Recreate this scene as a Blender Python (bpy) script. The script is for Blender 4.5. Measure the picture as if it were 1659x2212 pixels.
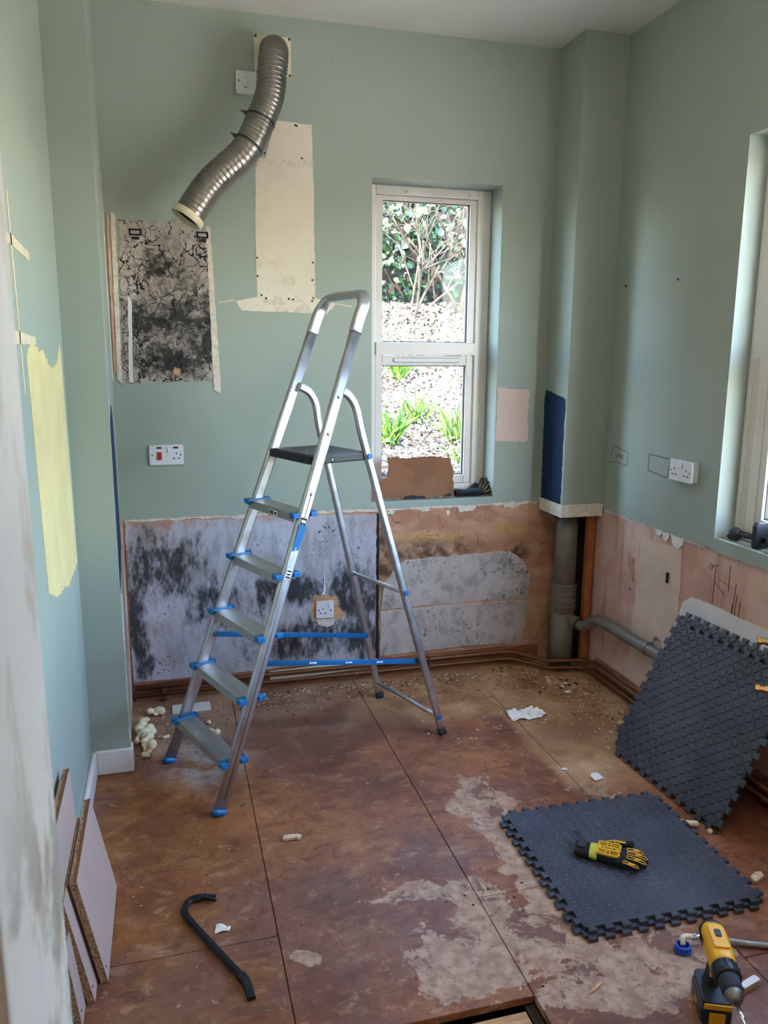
import bpy, math, random
from mathutils import Vector, Matrix, Quaternion, noise as mnoise

# ------------------------------------------------------------------ scene
for o in list(bpy.data.objects):
    bpy.data.objects.remove(o)
scene = bpy.context.scene
COL = scene.collection
R = math.radians

# camera: focal length 1704 px on a 1659 px wide frame, standing in the doorway
cam_d = bpy.data.cameras.new('camera')
cam = bpy.data.objects.new('camera', cam_d)
COL.objects.link(cam)
scene.camera = cam
cam_d.sensor_fit = 'HORIZONTAL'
cam_d.sensor_width = 36.0
cam_d.lens = 36.0 * 1704.0 / 1659.0
cam_d.clip_start = 0.02
CAM_H = 1.58
_p, _y, _r = R(11.2545), R(15.357), R(0.338)
_fw = Vector((math.sin(_y) * math.cos(_p), math.cos(_y) * math.cos(_p), -math.sin(_p)))
_rt = Vector((math.cos(_y), -math.sin(_y), 0))
_up = _rt.cross(_fw)
_rt2 = _rt * math.cos(_r) + _up * math.sin(_r)
_up2 = -_rt * math.sin(_r) + _up * math.cos(_r)
_m = Matrix((_rt2, _up2, -_fw)).transposed().to_4x4()
_m.translation = Vector((0, 0, CAM_H))
cam.matrix_world = _m
cam_d.dof.use_dof = True
cam_d.dof.focus_distance = 3.0
cam_d.dof.aperture_fstop = 11.0

# sky, sun, view
world = bpy.data.worlds.new('world')
scene.world = world
world.use_nodes = True
_wn = world.node_tree
_bg = _wn.nodes['Background']
_sky = _wn.nodes.new('ShaderNodeTexSky')
_sky.sky_type = 'NISHITA'
_sky.sun_disc = False
_sky.sun_elevation = R(52)
_sky.sun_rotation = R(205)
_sky.air_density = 1.0
_sky.dust_density = 1.5
_wn.links.new(_sky.outputs[0], _bg.inputs[0])
_bg.inputs[1].default_value = 2.2

sun_d = bpy.data.lights.new('sun', 'SUN')
sun_d.energy = 26.0
sun_d.angle = R(0.6)
sun_d.color = (1.0, 0.95, 0.86)
sun = bpy.data.objects.new('sun', sun_d)
COL.objects.link(sun)
sun.rotation_euler = Vector((0.60, 0.36, -0.90)).to_track_quat('-Z', 'Y').to_euler()

def portal(name, loc, size, rot):
    d = bpy.data.lights.new(name, 'AREA')
    d.shape = 'RECTANGLE'
    d.size, d.size_y = size
    d.cycles.is_portal = True
    o = bpy.data.objects.new(name, d)
    COL.objects.link(o)
    o.location = loc
    o.rotation_euler = rot
    return o
portal('daylight_portal_back', (1.24, 3.84, 1.62), (0.62, 1.46), (R(-90), 0, 0))
portal('daylight_portal_right', (2.27, 1.75, 1.62), (1.46, 1.56), (0, R(90), 0))

vs = scene.view_settings
vs.view_transform = 'Standard'
vs.look = 'None'
vs.gamma = 1.0
vs.use_curve_mapping = False
vs.exposure = 1.68
scene.cycles.max_bounces = 6
scene.cycles.diffuse_bounces = 4
scene.cycles.glossy_bounces = 3
scene.cycles.transparent_max_bounces = 12

# ------------------------------------------------------------------ materials
def S(r, g, b):
    f = lambda c: (c / 255 / 12.92) if c / 255 <= 0.04045 else ((c / 255 + 0.055) / 1.055) ** 2.4
    return (f(r), f(g), f(b), 1.0)

class NT:
    """small node-graph builder; positions are world metres"""
    def __init__(s, name):
        s.mat = bpy.data.materials.new(name)
        s.mat.use_nodes = True
        s.t = s.mat.node_tree
        s.b = s.t.nodes['Principled BSDF']
        s.out = s.t.nodes['Material Output']
        s._pos = None
    def n(s, kind, **kw):
        nd = s.t.nodes.new(kind)
        for k, v in kw.items():
            setattr(nd, k, v)
        return nd
    def put(s, sock, v):
        if isinstance(v, bpy.types.NodeSocket):
            s.t.links.new(v, sock)
        else:
            sock.default_value = v
    @property
    def pos(s):
        if s._pos is None:
            s._pos = s.n('ShaderNodeNewGeometry').outputs['Position']
        return s._pos
    @property
    def obj(s):
        return s.n('ShaderNodeTexCoord').outputs['Object']
    def xyz(s, v=None):
        nd = s.n('ShaderNodeSeparateXYZ')
        s.put(nd.inputs[0], v or s.pos)
        return nd.outputs
    def vec(s, v, scale=(1, 1, 1), off=(0, 0, 0), rot=(0, 0, 0)):
        nd = s.n('ShaderNodeMapping')
        s.put(nd.inputs['Vector'], v)
        nd.inputs['Scale'].default_value = scale
        nd.inputs['Location'].default_value = off
        nd.inputs['Rotation'].default_value = rot
        return nd.outputs[0]
    def noise(s, scale, detail=4, rough=0.55, v=None, dist=0.0):
        nd = s.n('ShaderNodeTexNoise')
        s.put(nd.inputs['Vector'], v or s.pos)
        nd.inputs['Scale'].default_value = scale
        nd.inputs['Detail'].default_value = detail
        nd.inputs['Roughness'].default_value = rough
        nd.inputs['Distortion'].default_value = dist
        return nd.outputs[0]
    def warp(s, amt, scale, v=None):
        nd = s.n('ShaderNodeTexNoise')
        s.put(nd.inputs['Vector'], v or s.pos)
        nd.inputs['Scale'].default_value = scale
        nd.inputs['Detail'].default_value = 4
        a = s.n('ShaderNodeVectorMath', operation='SUBTRACT')
        s.put(a.inputs[0], nd.outputs[1]); a.inputs[1].default_value = (.5, .5, .5)
        b = s.n('ShaderNodeVectorMath', operation='SCALE')
        s.put(b.inputs[0], a.outputs[0]); b.inputs['Scale'].default_value = amt
        c = s.n('ShaderNodeVectorMath', operation='ADD')
        s.put(c.inputs[0], v or s.pos); s.put(c.inputs[1], b.outputs[0])
        return c.outputs[0]
    def voro(s, scale, feature='F1', v=None, out=0, rnd=1.0):
        nd = s.n('ShaderNodeTexVoronoi', feature=feature)
        s.put(nd.inputs['Vector'], v or s.pos)
        nd.inputs['Scale'].default_value = scale
        nd.inputs['Randomness'].default_value = rnd
        return nd.outputs[out]
    def m(s, op, a, b=0.0, clamp=False):
        nd = s.n('ShaderNodeMath', operation=op)
        nd.use_clamp = clamp
        s.put(nd.inputs[0], a); s.put(nd.inputs[1], b)
        return nd.outputs[0]
    def step(s, v, lo, hi, a=0.0, b=1.0):
        nd = s.n('ShaderNodeMapRange', interpolation_type='SMOOTHSTEP')
        s.put(nd.inputs[0], v)
        nd.inputs[1].default_value = lo; nd.inputs[2].default_value = hi
        nd.inputs[3].default_value = a; nd.inputs[4].default_value = b
        return nd.outputs[0]
    def mix(s, f, a, b, mode='MIX'):
        nd = s.n('ShaderNodeMix', data_type='RGBA', blend_type=mode)
        s.put(nd.inputs[0], f); s.put(nd.inputs[6], a); s.put(nd.inputs[7], b)
        return nd.outputs[2]
    def ramp(s, f, stops, interp='LINEAR'):
        nd = s.n('ShaderNodeValToRGB')
        nd.color_ramp.interpolation = interp
        e = nd.color_ramp.elements
        while len(e) < len(stops):
            e.new(0.5)
        for k, (p, c) in enumerate(stops):
            e[k].position = p; e[k].color = c
        s.put(nd.inputs[0], f)
        return nd.outputs[0]
    def blob(s, c, r, soft=0.5, v=None):
        """1 inside the ellipsoid c,r falling to 0; axes with r=None are ignored"""
        nd = s.n('ShaderNodeMapping', vector_type='POINT')
        sc = [1 / q if q else 0 for q in r]
        s.put(nd.inputs['Vector'], v or s.pos)
        nd.inputs['Scale'].default_value = sc
        nd.inputs['Location'].default_value = [-a * b for a, b in zip(c, sc)]
        ln = s.n('ShaderNodeVectorMath', operation='LENGTH')
        s.put(ln.inputs[0], nd.outputs[0])
        return s.step(ln.outputs['Value'], 1 + soft, 1 - soft)
    def maxs(s, items):
        r = items[0]
        for q in items[1:]:
            r = s.m('MAXIMUM', r, q)
        return r
    def bump(s, h, strength=0.3, dist=0.01):
        nd = s.n('ShaderNodeBump')
        nd.inputs['Strength'].default_value = strength
        nd.inputs['Distance'].default_value = dist
        s.put(nd.inputs['Height'], h)
        s.put(s.b.inputs['Normal'], nd.outputs[0])
    def done(s, col, rough=0.6, metal=0.0, spec=None, **kw):
        s.put(s.b.inputs['Base Color'], col)
        s.put(s.b.inputs['Roughness'], rough)
        s.put(s.b.inputs['Metallic'], metal)
        if spec is not None:
            s.b.inputs['Specular IOR Level'].default_value = spec
        for k, v in kw.items():
            s.put(s.b.inputs[k.replace('_', ' ')], v)
        return s.mat

MAT = {}
def plain(name, c, rough=0.55, metal=0.0, var=0.12, scale=30, bump=0.0, spec=None, local=False):
    """base colour with a little procedural variation"""
    t = NT(name)
    v = t.obj if local else t.pos
    nz = t.noise(scale, 3, v=v)
    d = tuple(q * (1 - var) for q in c[:3]) + (1,)
    l = tuple(min(1, q * (1 + var)) for q in c[:3]) + (1,)
    col = t.mix(t.step(nz, .3, .7), d, l)
    if bump:
        t.bump(t.noise(scale * 3, 3, v=v), bump, 0.004)
    MAT[name] = t.done(col, rough, metal, spec)
    return MAT[name]

# ---- walls
def wall_green(name, c=S(161, 170, 159)):
    t = NT(name)
    a = t.noise(1.3, 3)
    col = t.mix(t.step(a, .3, .7), tuple(q * .95 for q in c[:3]) + (1,), c)
    roll = t.noise(140, 2)
    # faint scuffs low on the wall
    scuff = t.m('MULTIPLY', t.step(t.noise(22, 5, .7), .62, .72), t.step(t.noise(2.2, 2), .5, .62))
    col = t.mix(t.m('MULTIPLY', scuff, .35), col, S(120, 128, 118))
    t.bump(t.m('ADD', t.m('MULTIPLY', roll, .4), t.noise(3, 3)), 0.12, 0.01)
    MAT[name] = t.done(col, 0.55, 0, 0.35)
wall_green('sage_paint')
plain('white_ceiling', S(232, 226, 218), .8, var=.03, scale=3)
plain('cream_paint', S(222, 206, 176), .6, var=.05, scale=14)
plain('white_gloss', S(226, 220, 218), .35, var=.04, scale=9)
plain('raw_edge', S(222, 208, 194), .85, var=.12, scale=60, bump=.3)
plain('navy_paint', S(18, 46, 78), .6, var=.08, scale=12, spec=.2)
plain('yellow_paint', S(228, 208, 150), .6, var=.05, scale=7)
plain('pale_plaster', S(212, 184, 162), .8, var=.08, scale=9, bump=.15)
plain('pink_patch', S(214, 188, 176), .7, var=.03, scale=8)

def door_paint():
    t = NT('worn_door_paint')
    st = t.step(t.noise(11, 6, .68, t.vec(t.pos, (1, 1.4, .5))), .52, .64)
    st2 = t.m('MULTIPLY', t.step(t.noise(9, 5, .66, t.vec(t.pos, (1, 1.2, 1), (4, 2, 1), (R(40), 0, 0))), .48, .60), t.step(t.xyz()[2], 1.32, 1.12))
    col = t.mix(t.m('MULTIPLY', st, .6), S(198, 188, 180), S(160, 132, 104))
    col = t.mix(t.m('MULTIPLY', st2, .7), col, S(120, 112, 98))
    MAT['worn_door_paint'] = t.done(col, .45)
door_paint()

def plaster():
    t = NT('pink_plaster')
    w = t.warp(.12, 6)
    a = t.noise(3.2, 5, .6, w)
    col = t.ramp(a, [(0, S(166, 120, 100)), (.42, S(198, 154, 136)), (.58, S(216, 178, 160)), (1, S(228, 196, 178))])
    streak = t.noise(4, 4, .6, t.vec(t.pos, (6, 6, .5)))
    col = t.mix(t.m('MULTIPLY', t.step(streak, .52, .7), .45), col, S(140, 96, 74))
    chips = t.step(t.noise(26, 4, .65), .66, .72)
    col = t.mix(t.m('MULTIPLY', chips, .5), col, S(224, 198, 178))
    t.bump(t.noise(30, 5, .6), .35, .01)
    MAT['pink_plaster'] = t.done(col, .85)
plaster()

def brown_board():
    # glue-stained board under the window: orange plaster, brown glue, ochre smears
    t = NT('glue_stained_plaster')
    x, y, z = t.xyz()
    w = t.warp(.10, 5)
    a = t.noise(4, 5, .62, t.vec(w, (1, 1, 2.2)))
    col = t.ramp(a, [(0, S(138, 94, 68)), (.42, S(180, 128, 98)), (.6, S(204, 156, 128)), (1, S(218, 180, 154))])
    och = t.maxs([t.blob((1.62, 3.6, .70), (.12, None, .035), .6, w), t.blob((1.22, 3.6, .685), (.2, None, .025), .7, w)])
    och = t.m('MULTIPLY', och, t.step(t.noise(12, 4), .4, .6))
    col = t.mix(t.m('MULTIPLY', och, .8), col, S(196, 152, 76))
    dk = t.maxs([t.blob((1.20, 3.6, .625), (.28, None, .045), .7, w), t.blob((.985, 3.6, .6), (.035, None, .2), .5, w), t.blob((1.70, 3.6, .6), (.07, None, .05), .7, w), t.blob((1.0, 3.6, .53), (.06, None, .09), .6, w)])
    col = t.mix(t.m('MULTIPLY', dk, t.step(t.noise(15, 5, .65), .3, .6)), col, S(92, 66, 42))
    cr = t.step(t.voro(9, 'DISTANCE_TO_EDGE', t.warp(.2, 7)), .02, .004)
    cr = t.m('MULTIPLY', cr, t.step(t.noise(3, 2), .5, .6))
    col = t.mix(t.m('MULTIPLY', cr, .6), col, S(96, 58, 40))
    t.bump(t.m('SUBTRACT', t.noise(24, 5, .65), cr), .4, .01)
    MAT['glue_stained_plaster'] = t.done(col, .85)
brown_board()

def mould(name, base, blobs, specks, streaks=True, cracks=0.0, edge=None, seed=0.0, grime=.45, dark=S(22, 20, 20), brown=.0):
    """painted panel with black mould: big soft colonies, speckle, drips and cracks"""
    t = NT(name)
    v = t.vec(t.pos, (1, 1, 1), (seed, 0, seed * .7))
    w = t.warp(.16, 4)
    big = t.m('MULTIPLY', t.blob(*blobs[0][:2], .75, w), blobs[0][2])
    for c, r, k in blobs[1:]:
        big = t.m('MAXIMUM', big, t.m('MULTIPLY', t.blob(c, r, .75, w), k))
    fine = t.noise(30, 5, .74, t.vec(v, (1, 1, .40 if streaks else 1)))
    fine2 = t.noise(7, 5, .68, t.vec(v, (1, 1, .35 if streaks else 1)))
    val = t.m('ADD', t.m('MULTIPLY', big, 1.03), t.m('ADD', t.m('MULTIPLY', t.m('SUBTRACT', fine, .5), 2.0), t.m('MULTIPLY', t.m('SUBTRACT', fine2, .5), 1.6)))
    body = t.m('MULTIPLY', t.step(val, .28, .98), t.step(big, .02, .3))
    tone = t.noise(2.4, 4, .6, v)
    col = t.mix(t.step(tone, .35, .65), tuple(q * .86 for q in base[:3]) + (1,), base)
    gr = t.step(t.noise(13, 5, .72, t.vec(v, (1, 1, .3 if streaks else .8), (2, 0, 5))), .44, .64)
    col = t.mix(t.m('MULTIPLY', gr, grime), col, S(112, 104, 102))
    if brown:
        col = t.mix(t.m('MULTIPLY', t.step(t.noise(3.1, 5, .65, v), .5, .72), brown), col, S(150, 116, 92))
    # speckle
    gate = t.step(t.noise(5, 5, .62, v), .60 - specks * .16, .74 - specks * .12)
    gate = t.m('MAXIMUM', gate, t.m('MULTIPLY', big, .6))
    wv = t.warp(.02, 60, v)
    sp = t.m('MULTIPLY', t.step(t.voro(40, 'F1', wv), .34, .20), t.step(t.voro(40, 'F1', wv, 1), .45, .6))
    sp2 = t.step(t.noise(64, 5, .72, v), .57, .62)
    sp = t.m('MULTIPLY', t.m('MAXIMUM', sp, sp2), gate)
    tot = t.m('MAXIMUM', t.m('MULTIPLY', body, .93), t.m('MULTIPLY', sp, .95))
    if streaks:
        dr = t.step(t.noise(30, 4, .6, t.vec(v, (1, 1, .07))), .60, .70)
        dr = t.m('MULTIPLY', dr, t.step(t.noise(6, 3, .6, t.vec(v, (1, 1, .6))), .45, .62))
        tot = t.m('MAXIMUM', tot, t.m('MULTIPLY', dr, t.m('ADD', t.m('MULTIPLY', big, .55), .18)))
    h = t.noise(40, 4)
    if cracks:
        for sc, wd, am, g0 in ((8.5, .014, .16, .34), (17, .018, .12, .40), (34, .024, .08, .50)):
            wv2 = t.warp(.05, 26, t.warp(am, 6, v))
            e = t.voro(sc, 'DISTANCE_TO_EDGE', wv2)
            wid = t.m('MULTIPLY', t.step(t.noise(9, 4, .6, t.vec(v, off=(sc, 2, 1))), .3, .75), wd * 2.0)
            cr = t.m('MULTIPLY', t.m('LESS_THAN', e, wid), t.step(t.noise(4.5, 4, .6, t.vec(v, off=(sc, 0, 1))), g0, g0 + .08))
            tot = t.m('MAXIMUM', tot, t.m('MULTIPLY', cr, cracks))
            h = t.m('SUBTRACT', h, cr)
    col = t.mix(tot, col, dark)
    if edge:
        (c, r) = edge
        col = t.mix(t.m('MULTIPLY', t.blob(c, r, .5, w), t.step(t.noise(16, 5, .65), .4, .6)), col, S(176, 128, 108))
    t.bump(h, .3, .008)
    MAT[name] = t.done(col, .8)
N_ = None
mould('mould_panel', S(196, 192, 202), [((-.05, 0, .63), (.20, N_, .16), .95), ((.16, 0, .47), (.15, N_, .17), .75), ((.52, 0, .49), (.20, N_, .085), 1.0),
      ((.83, 0, .46), (.12, N_, .18), .85), ((.60, 0, .24), (.26, N_, .12), .8), ((-.19, 0, .32), (.05, N_, .28), .95), ((.87, 0, .2), (.1, N_, .12), .95), ((.35, 0, .3), (.1, N_, .2), .6), ((-.1, 0, .78), (.12, N_, .05), .6)],
      .55, True, 0, edge=((.1, 3.6, .845), (.35, None, .03)), brown=.6, grime=.42)
mould('speckled_panel', S(196, 184, 178), [((1.62, 0, .50), (.14, N_, .08), .35), ((1.3, 0, .24), (.3, N_, .08), .22), ((1.02, 0, .38), (.05, N_, .2), .3)], .95, False, 0, seed=3.0, brown=.3)
mould('cooker_panel', S(192, 178, 168), [((.03, 0, 1.93), (.15, N_, .10), .75), ((.12, 0, 1.72), (.14, N_, .14), .85), ((-.02, 0, 1.78), (.12, N_, .2), .7), ((.17, 0, 1.62), (.08, N_, .11), .95), ((.02, 0, 1.55), (.18, N_, .09), .8), ((-.16, 0, 1.6), (.03, N_, .2), .7)],
      .55, False, 1.0, seed=6.0, brown=.25)

def hood_outline():
    t = NT('hood_outline')
    x, y, z = t.xyz()
    low = t.step(z, 2.02, 1.82)
    st = t.m('MULTIPLY', t.step(t.noise(9, 5, .68), .50, .66), t.m('ADD', t.m('MULTIPLY', low, .8), .12))
    fine = t.m('MULTIPLY', t.step(t.noise(60, 4, .7, t.vec(t.pos, (1, 1, 1.6))), .64, .7), t.m('ADD', t.m('MULTIPLY', low, .9), .1))
    col = t.mix(t.m('MULTIPLY', st, .6), t.mix(t.noise(3, 4), S(234, 222, 204), S(220, 206, 186)), S(150, 116, 82))
    col = t.mix(fine, col, S(84, 58, 40))
    MAT['hood_outline'] = t.done(col, .65)
hood_outline()

# ---- floor
def floor_mat():
    t = NT('stained_chipboard')
    x, y, z = t.xyz()
    w = t.warp(.22, 3.2)
    w2 = t.warp(.30, 6)
    a = t.noise(2.3, 5, .66, w)
    col = t.ramp(a, [(.25, S(92, 60, 50)), (.42, S(122, 80, 62)), (.52, S(146, 98, 74)), (.62, S(158, 108, 78)), (.78, S(172, 128, 100))])
    # ochre towards the left sheets, purplish wear towards the right
    col = t.mix(t.m('MULTIPLY', t.step(w and t.xyz(w)[0], .55, -.1), .55), col, t.ramp(t.noise(4, 5, .65, w), [(.3, S(110, 74, 44)), (.5, S(150, 100, 58)), (.7, S(176, 130, 84))]))
    col = t.mix(t.m('MULTIPLY', t.step(t.noise(1.7, 5, .6, t.vec(w, off=(3, 9, 0))), .50, .62), .6), col, t.mix(t.noise(14, 5), S(96, 66, 62), S(134, 98, 90)))
    # directional scuffs and arcs
    for (sc, st, rot, off, lo, hi, k, c) in ((4, 2.5, -18, (0, 0, 0), .55, .70, .35, S(190, 156, 132)), (5, 3, 24, (7, 3, 0), .54, .68, .6, S(88, 58, 50)), (10, 3, -8, (2, 8, 0), .60, .72, .35, S(204, 174, 150)),
                                             (9, 4, 60, (5, 1, 0), .60, .72, .3, S(186, 148, 122)), (16, 5, 12, (1, 6, 0), .58, .70, .45, S(92, 60, 48))):
        q = t.noise(sc, 5, .68, t.vec(t.warp(.06, 5), (1.1, st, 1), off, (0, 0, R(rot))))
        col = t.mix(t.m('MULTIPLY', t.step(q, lo, hi), k), col, c)
    mot = t.noise(16, 5, .72, t.warp(.10, 9))
    col = t.mix(t.m('MULTIPLY', t.step(mot, .52, .66), .55), col, S(92, 58, 48))
    col = t.mix(t.m('MULTIPLY', t.step(mot, .44, .34), .45), col, S(190, 148, 116))
    red = t.step(t.noise(3.1, 5, .68, t.vec(w2, off=(1, 4, 0))), .54, .62)
    col = t.mix(t.m('MULTIPLY', red, .5), col, S(112, 66, 54))
    # bare board where the stain has worn off
    bare = t.maxs([t.blob((.70, 1.70, 0), (.16, .14, None), .45, w2), t.blob((.95, 1.76, 0), (.20, .20, None), .45, w2), t.blob((.80, 1.92, 0), (.10, .13, None), .5, w2),
                   t.blob((1.04, 2.40, 0), (.10, .16, None), .5, w2), t.blob((1.2, 1.56, 0), (.22, .12, None), .5, w2), t.blob((1.05, 1.5, 0), (.25, .08, None), .6, w2),
                   t.blob((.28, 1.80, 0), (.035, .05, None), .4, w2), t.blob((1.5, 2.5, 0), (.10, .2, None), .6, w2), t.blob((1.02, 2.10, 0), (.07, .22, None), .5, w2), t.blob((.62, 1.98, 0), (.12, .05, None), .5, w2)])
    bare = t.step(t.m('ADD', bare, t.m('MULTIPLY', t.m('SUBTRACT', t.noise(9, 5, .7), .5), 3.2)), .52, .60)
    bc = t.mix(t.step(t.noise(24, 5, .66), .35, .65), S(158, 126, 108), S(196, 166, 144))
    bc = t.mix(t.m('MULTIPLY', t.step(t.noise(40, 5, .7), .56, .66), .8), bc, S(120, 88, 74))
    bc = t.mix(t.m('MULTIPLY', t.step(t.noise(7, 5, .7, w2), .55, .6), .85), bc, S(108, 74, 66))
    col = t.mix(t.m('MULTIPLY', bare, .85), col, bc)
    # paler strip along the walls where the units stood
    wd = t.xyz(t.warp(.10, 4))
    edge_l = t.step(wd[1], 3.0, 3.06)
    edge_r = t.m('MULTIPLY', t.step(wd[0], 1.36, 1.42), t.step(wd[1], 2.25, 2.5))
    pale = t.m('MAXIMUM', edge_l, edge_r)
    pc = t.ramp(t.noise(5, 5, .68), [(.28, S(112, 82, 62)), (.45, S(160, 124, 94)), (.58, S(184, 150, 118)), (.75, S(206, 178, 146))])
    gray = t.mix(t.step(wd[0], .95, .6), pc, t.ramp(t.noise(4, 5, .66), [(.3, S(112, 80, 66)), (.47, S(150, 116, 98)), (.6, S(174, 142, 122)), (.8, S(190, 166, 150))]))
    col = t.mix(t.m('MULTIPLY', pale, .88), col, gray)
    dark = t.m('MULTIPLY', t.blob((.60, 3.08, 0), (.36, .18, None), .6, w), .85)
    col = t.mix(t.m('MULTIPLY', dark, t.step(t.noise(6, 5, .65), .3, .55)), col, S(110, 76, 66))
    dark2 = t.m('MULTIPLY', t.blob((1.6, 2.78, 0), (.2, .1, None), .7, w), .6)
    col = t.mix(dark2, col, S(122, 90, 74))
    # pale dust and plaster crumbs
    d = t.step(t.noise(70, 5, .72), .64, .71)
    d = t.m('MULTIPLY', d, t.step(t.noise(4, 4), .40, .58))
    col = t.mix(t.m('MULTIPLY', d, .75), col, S(220, 200, 184))
    bl = t.m('MULTIPLY', t.blob((.08, 2.93, 0), (.16, .16, None), .7, w), t.step(t.noise(8, 5, .68), .38, .6))
    col = t.mix(t.m('MULTIPLY', bl, .6), col, S(186, 178, 176))
    ro = t.m('ADD', t.m('MULTIPLY', t.noise(9, 5), .4), .26)
    t.bump(t.noise(60, 5, .68), .2, .004)
    hs = t.n('ShaderNodeHueSaturation'); hs.inputs['Saturation'].default_value = 1.10; hs.inputs['Value'].default_value = 1.0
    t.put(hs.inputs['Color'], col)
    MAT['stained_chipboard'] = t.done(hs.outputs[0], ro, 0, .4)
floor_mat()

# ---- timber, boards
def wood(name, c1, c2, ax=(1, 8, 8), rough=.7):
    t = NT(name)
    g = t.noise(7, 5, .6, t.vec(t.pos, ax), .6)
    col = t.mix(t.step(g, .35, .65), c1, c2)
    sp = t.step(t.noise(60, 4, .7), .66, .74)
    col = t.mix(t.m('MULTIPLY', sp, .5), col, S(206, 180, 152))
    t.bump(g, .3, .004)
    MAT[name] = t.done(col, rough)
wood('raw_skirting_x', S(112, 66, 42), S(156, 98, 64), (1, 8, 8))
wood('raw_skirting_y', S(112, 66, 42), S(156, 98, 64), (8, 1, 8))
wood('orange_batten', S(150, 82, 40), S(182, 108, 58), (8, 8, 1))
wood('joist_wood', S(176, 126, 84), S(214, 166, 120), (1, 8, 8))
def chip_edge():
    t = NT('chipboard_edge')
    a = t.voro(240, 'F1', t.vec(t.pos, (1, .6, 1)), 1)
    col = t.ramp(a, [(0, S(96, 66, 44)), (.5, S(160, 122, 86)), (1, S(204, 170, 128))])
    MAT['chipboard_edge'] = t.done(col, .9)
chip_edge()
plain('board_face', S(192, 166, 154), .45, var=.03, scale=6)
plain('brown_edging', S(120, 74, 40), .5, var=.1)
plain('dark_void', S(46, 34, 26), .95, var=.2, scale=8)
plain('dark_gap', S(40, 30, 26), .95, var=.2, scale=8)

# ---- metals and plastics
def metal(name, c, rough, sc=18, dirt=None, aniso=(1, 1, 1)):
    t = NT(name)
    n1 = t.noise(sc, 5, .65, t.vec(t.obj, aniso))
    ro = t.m('ADD', t.m('MULTIPLY', n1, .25), rough - .12)
    col = t.mix(t.step(n1, .3, .7), tuple(q * .8 for q in c[:3]) + (1,), c)
    if dirt:
        d = t.step(t.noise(36, 4, .6, t.obj), .66, .72)
        col = t.mix(t.m('MULTIPLY', d, .8), col, dirt)
        met = t.m('SUBTRACT', 1.0, t.m('MULTIPLY', d, .9))
        MAT[name] = t.done(col, ro, met)
    else:
        MAT[name] = t.done(col, ro, 1.0)
metal('aluminium', S(212, 211, 216), .42, 14, S(150, 132, 118))
metal('tread_aluminium', S(210, 206, 202), .42, 24, S(214, 206, 200), (1, .15, 1))
metal('duct_foil', S(150, 144, 138), .32, 30)
metal('chrome', S(220, 220, 222), .16, 20)
metal('brass', S(168, 138, 88), .25, 20)
metal('dull_steel', S(150, 144, 138), .5, 30)
metal('copper_dirty', S(140, 100, 74), .6, 26, S(150, 120, 92))
plain('black_iron', S(38, 38, 42), .42, .5, var=.3, scale=50, bump=.2)
plain('blue_plastic', S(22, 108, 170), .4, var=.05)
plain('deep_blue_plastic', S(30, 74, 176), .35, var=.06)
plain('white_plastic', S(228, 226, 230), .35, var=.02)
plain('cream_plastic', S(224, 212, 184), .4, var=.06, scale=20)
plain('upvc', S(226, 218, 212), .3, var=.02)
plain('upvc_shadow_gap', S(84, 82, 82), .5, var=.02)
plain('gasket', S(40, 42, 46), .5, var=.05)
plain('grey_pipe', S(114, 106, 95), .4, var=.10, scale=14)
plain('rubber_seal', S(60, 56, 50), .6, var=.1)
plain('pin_hole', S(24, 22, 26), .7, var=.1)
plain('red_rocker', S(196, 28, 34), .35, var=.05)
plain('neon_red', S(104, 22, 30), .3, var=.1)
plain('black_plastic', S(34, 34, 38), .45, var=.12, scale=40)
plain('black_rubber', S(42, 44, 50), .75, var=.15, scale=60, bump=.2)
plain('black_cloth', S(24, 24, 27), .9, var=.25, scale=120, bump=.5)
plain('grey_cloth', S(78, 76, 74), .9, var=.2, scale=120, bump=.5)
plain('glove_lime', S(192, 186, 60), .8, var=.1, scale=60)
plain('glove_yellow', S(232, 176, 40), .5, var=.08, scale=40)
plain('tool_yellow', S(240, 172, 26), .42, var=.05, scale=30)
plain('hose_grey', S(160, 152, 142), .45, .3, var=.12, scale=120)
plain('tile_white', S(232, 226, 224), .25, var=.03)
plain('tile_biscuit', S(196, 160, 124), .9, var=.12, scale=80)
plain('tissue', S(232, 226, 220), .9, var=.03)
plain('foam_cream', S(232, 216, 184), .8, var=.10, scale=40, bump=.3)
plain('pen_blue', S(34, 46, 96), .7, var=.1)
plain('pen_dark', S(40, 46, 52), .7, var=.1)
plain('plaster_chip', S(214, 186, 158), .9, var=.2, scale=60)
def foam_mat():
    t = NT('eva_foam')
    a = t.noise(4, 5, .6, t.pos)
    col = t.mix(t.step(a, .3, .7), S(56, 57, 67), S(72, 74, 86))
    d = t.m('MULTIPLY', t.step(t.noise(3, 4, .6), .55, .75), t.step(t.noise(40, 4, .7), .35, .7))
    col = t.mix(t.m('MULTIPLY', d, .28), col, S(150, 138, 132))
    t.bump(t.noise(220, 3), .12, .002)
    MAT['eva_foam'] = t.done(col, .36, 0, .65)
foam_mat()
def tray():
    t = NT('splattered_tray')
    sp = t.step(t.noise(55, 4, .7), .60, .64)
    col = t.mix(sp, S(40, 38, 40), S(196, 176, 160))
    MAT['splattered_tray'] = t.done(col, .5)
tray()
def card():
    t = NT('brown_board')
    a = t.noise(8, 5, .6)
    col = t.mix(t.step(a, .3, .7), S(128, 86, 62), S(146, 100, 74))
    t.bump(t.noise(90, 3), .2, .003)
    MAT['brown_board'] = t.done(col, .9)
card()
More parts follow.
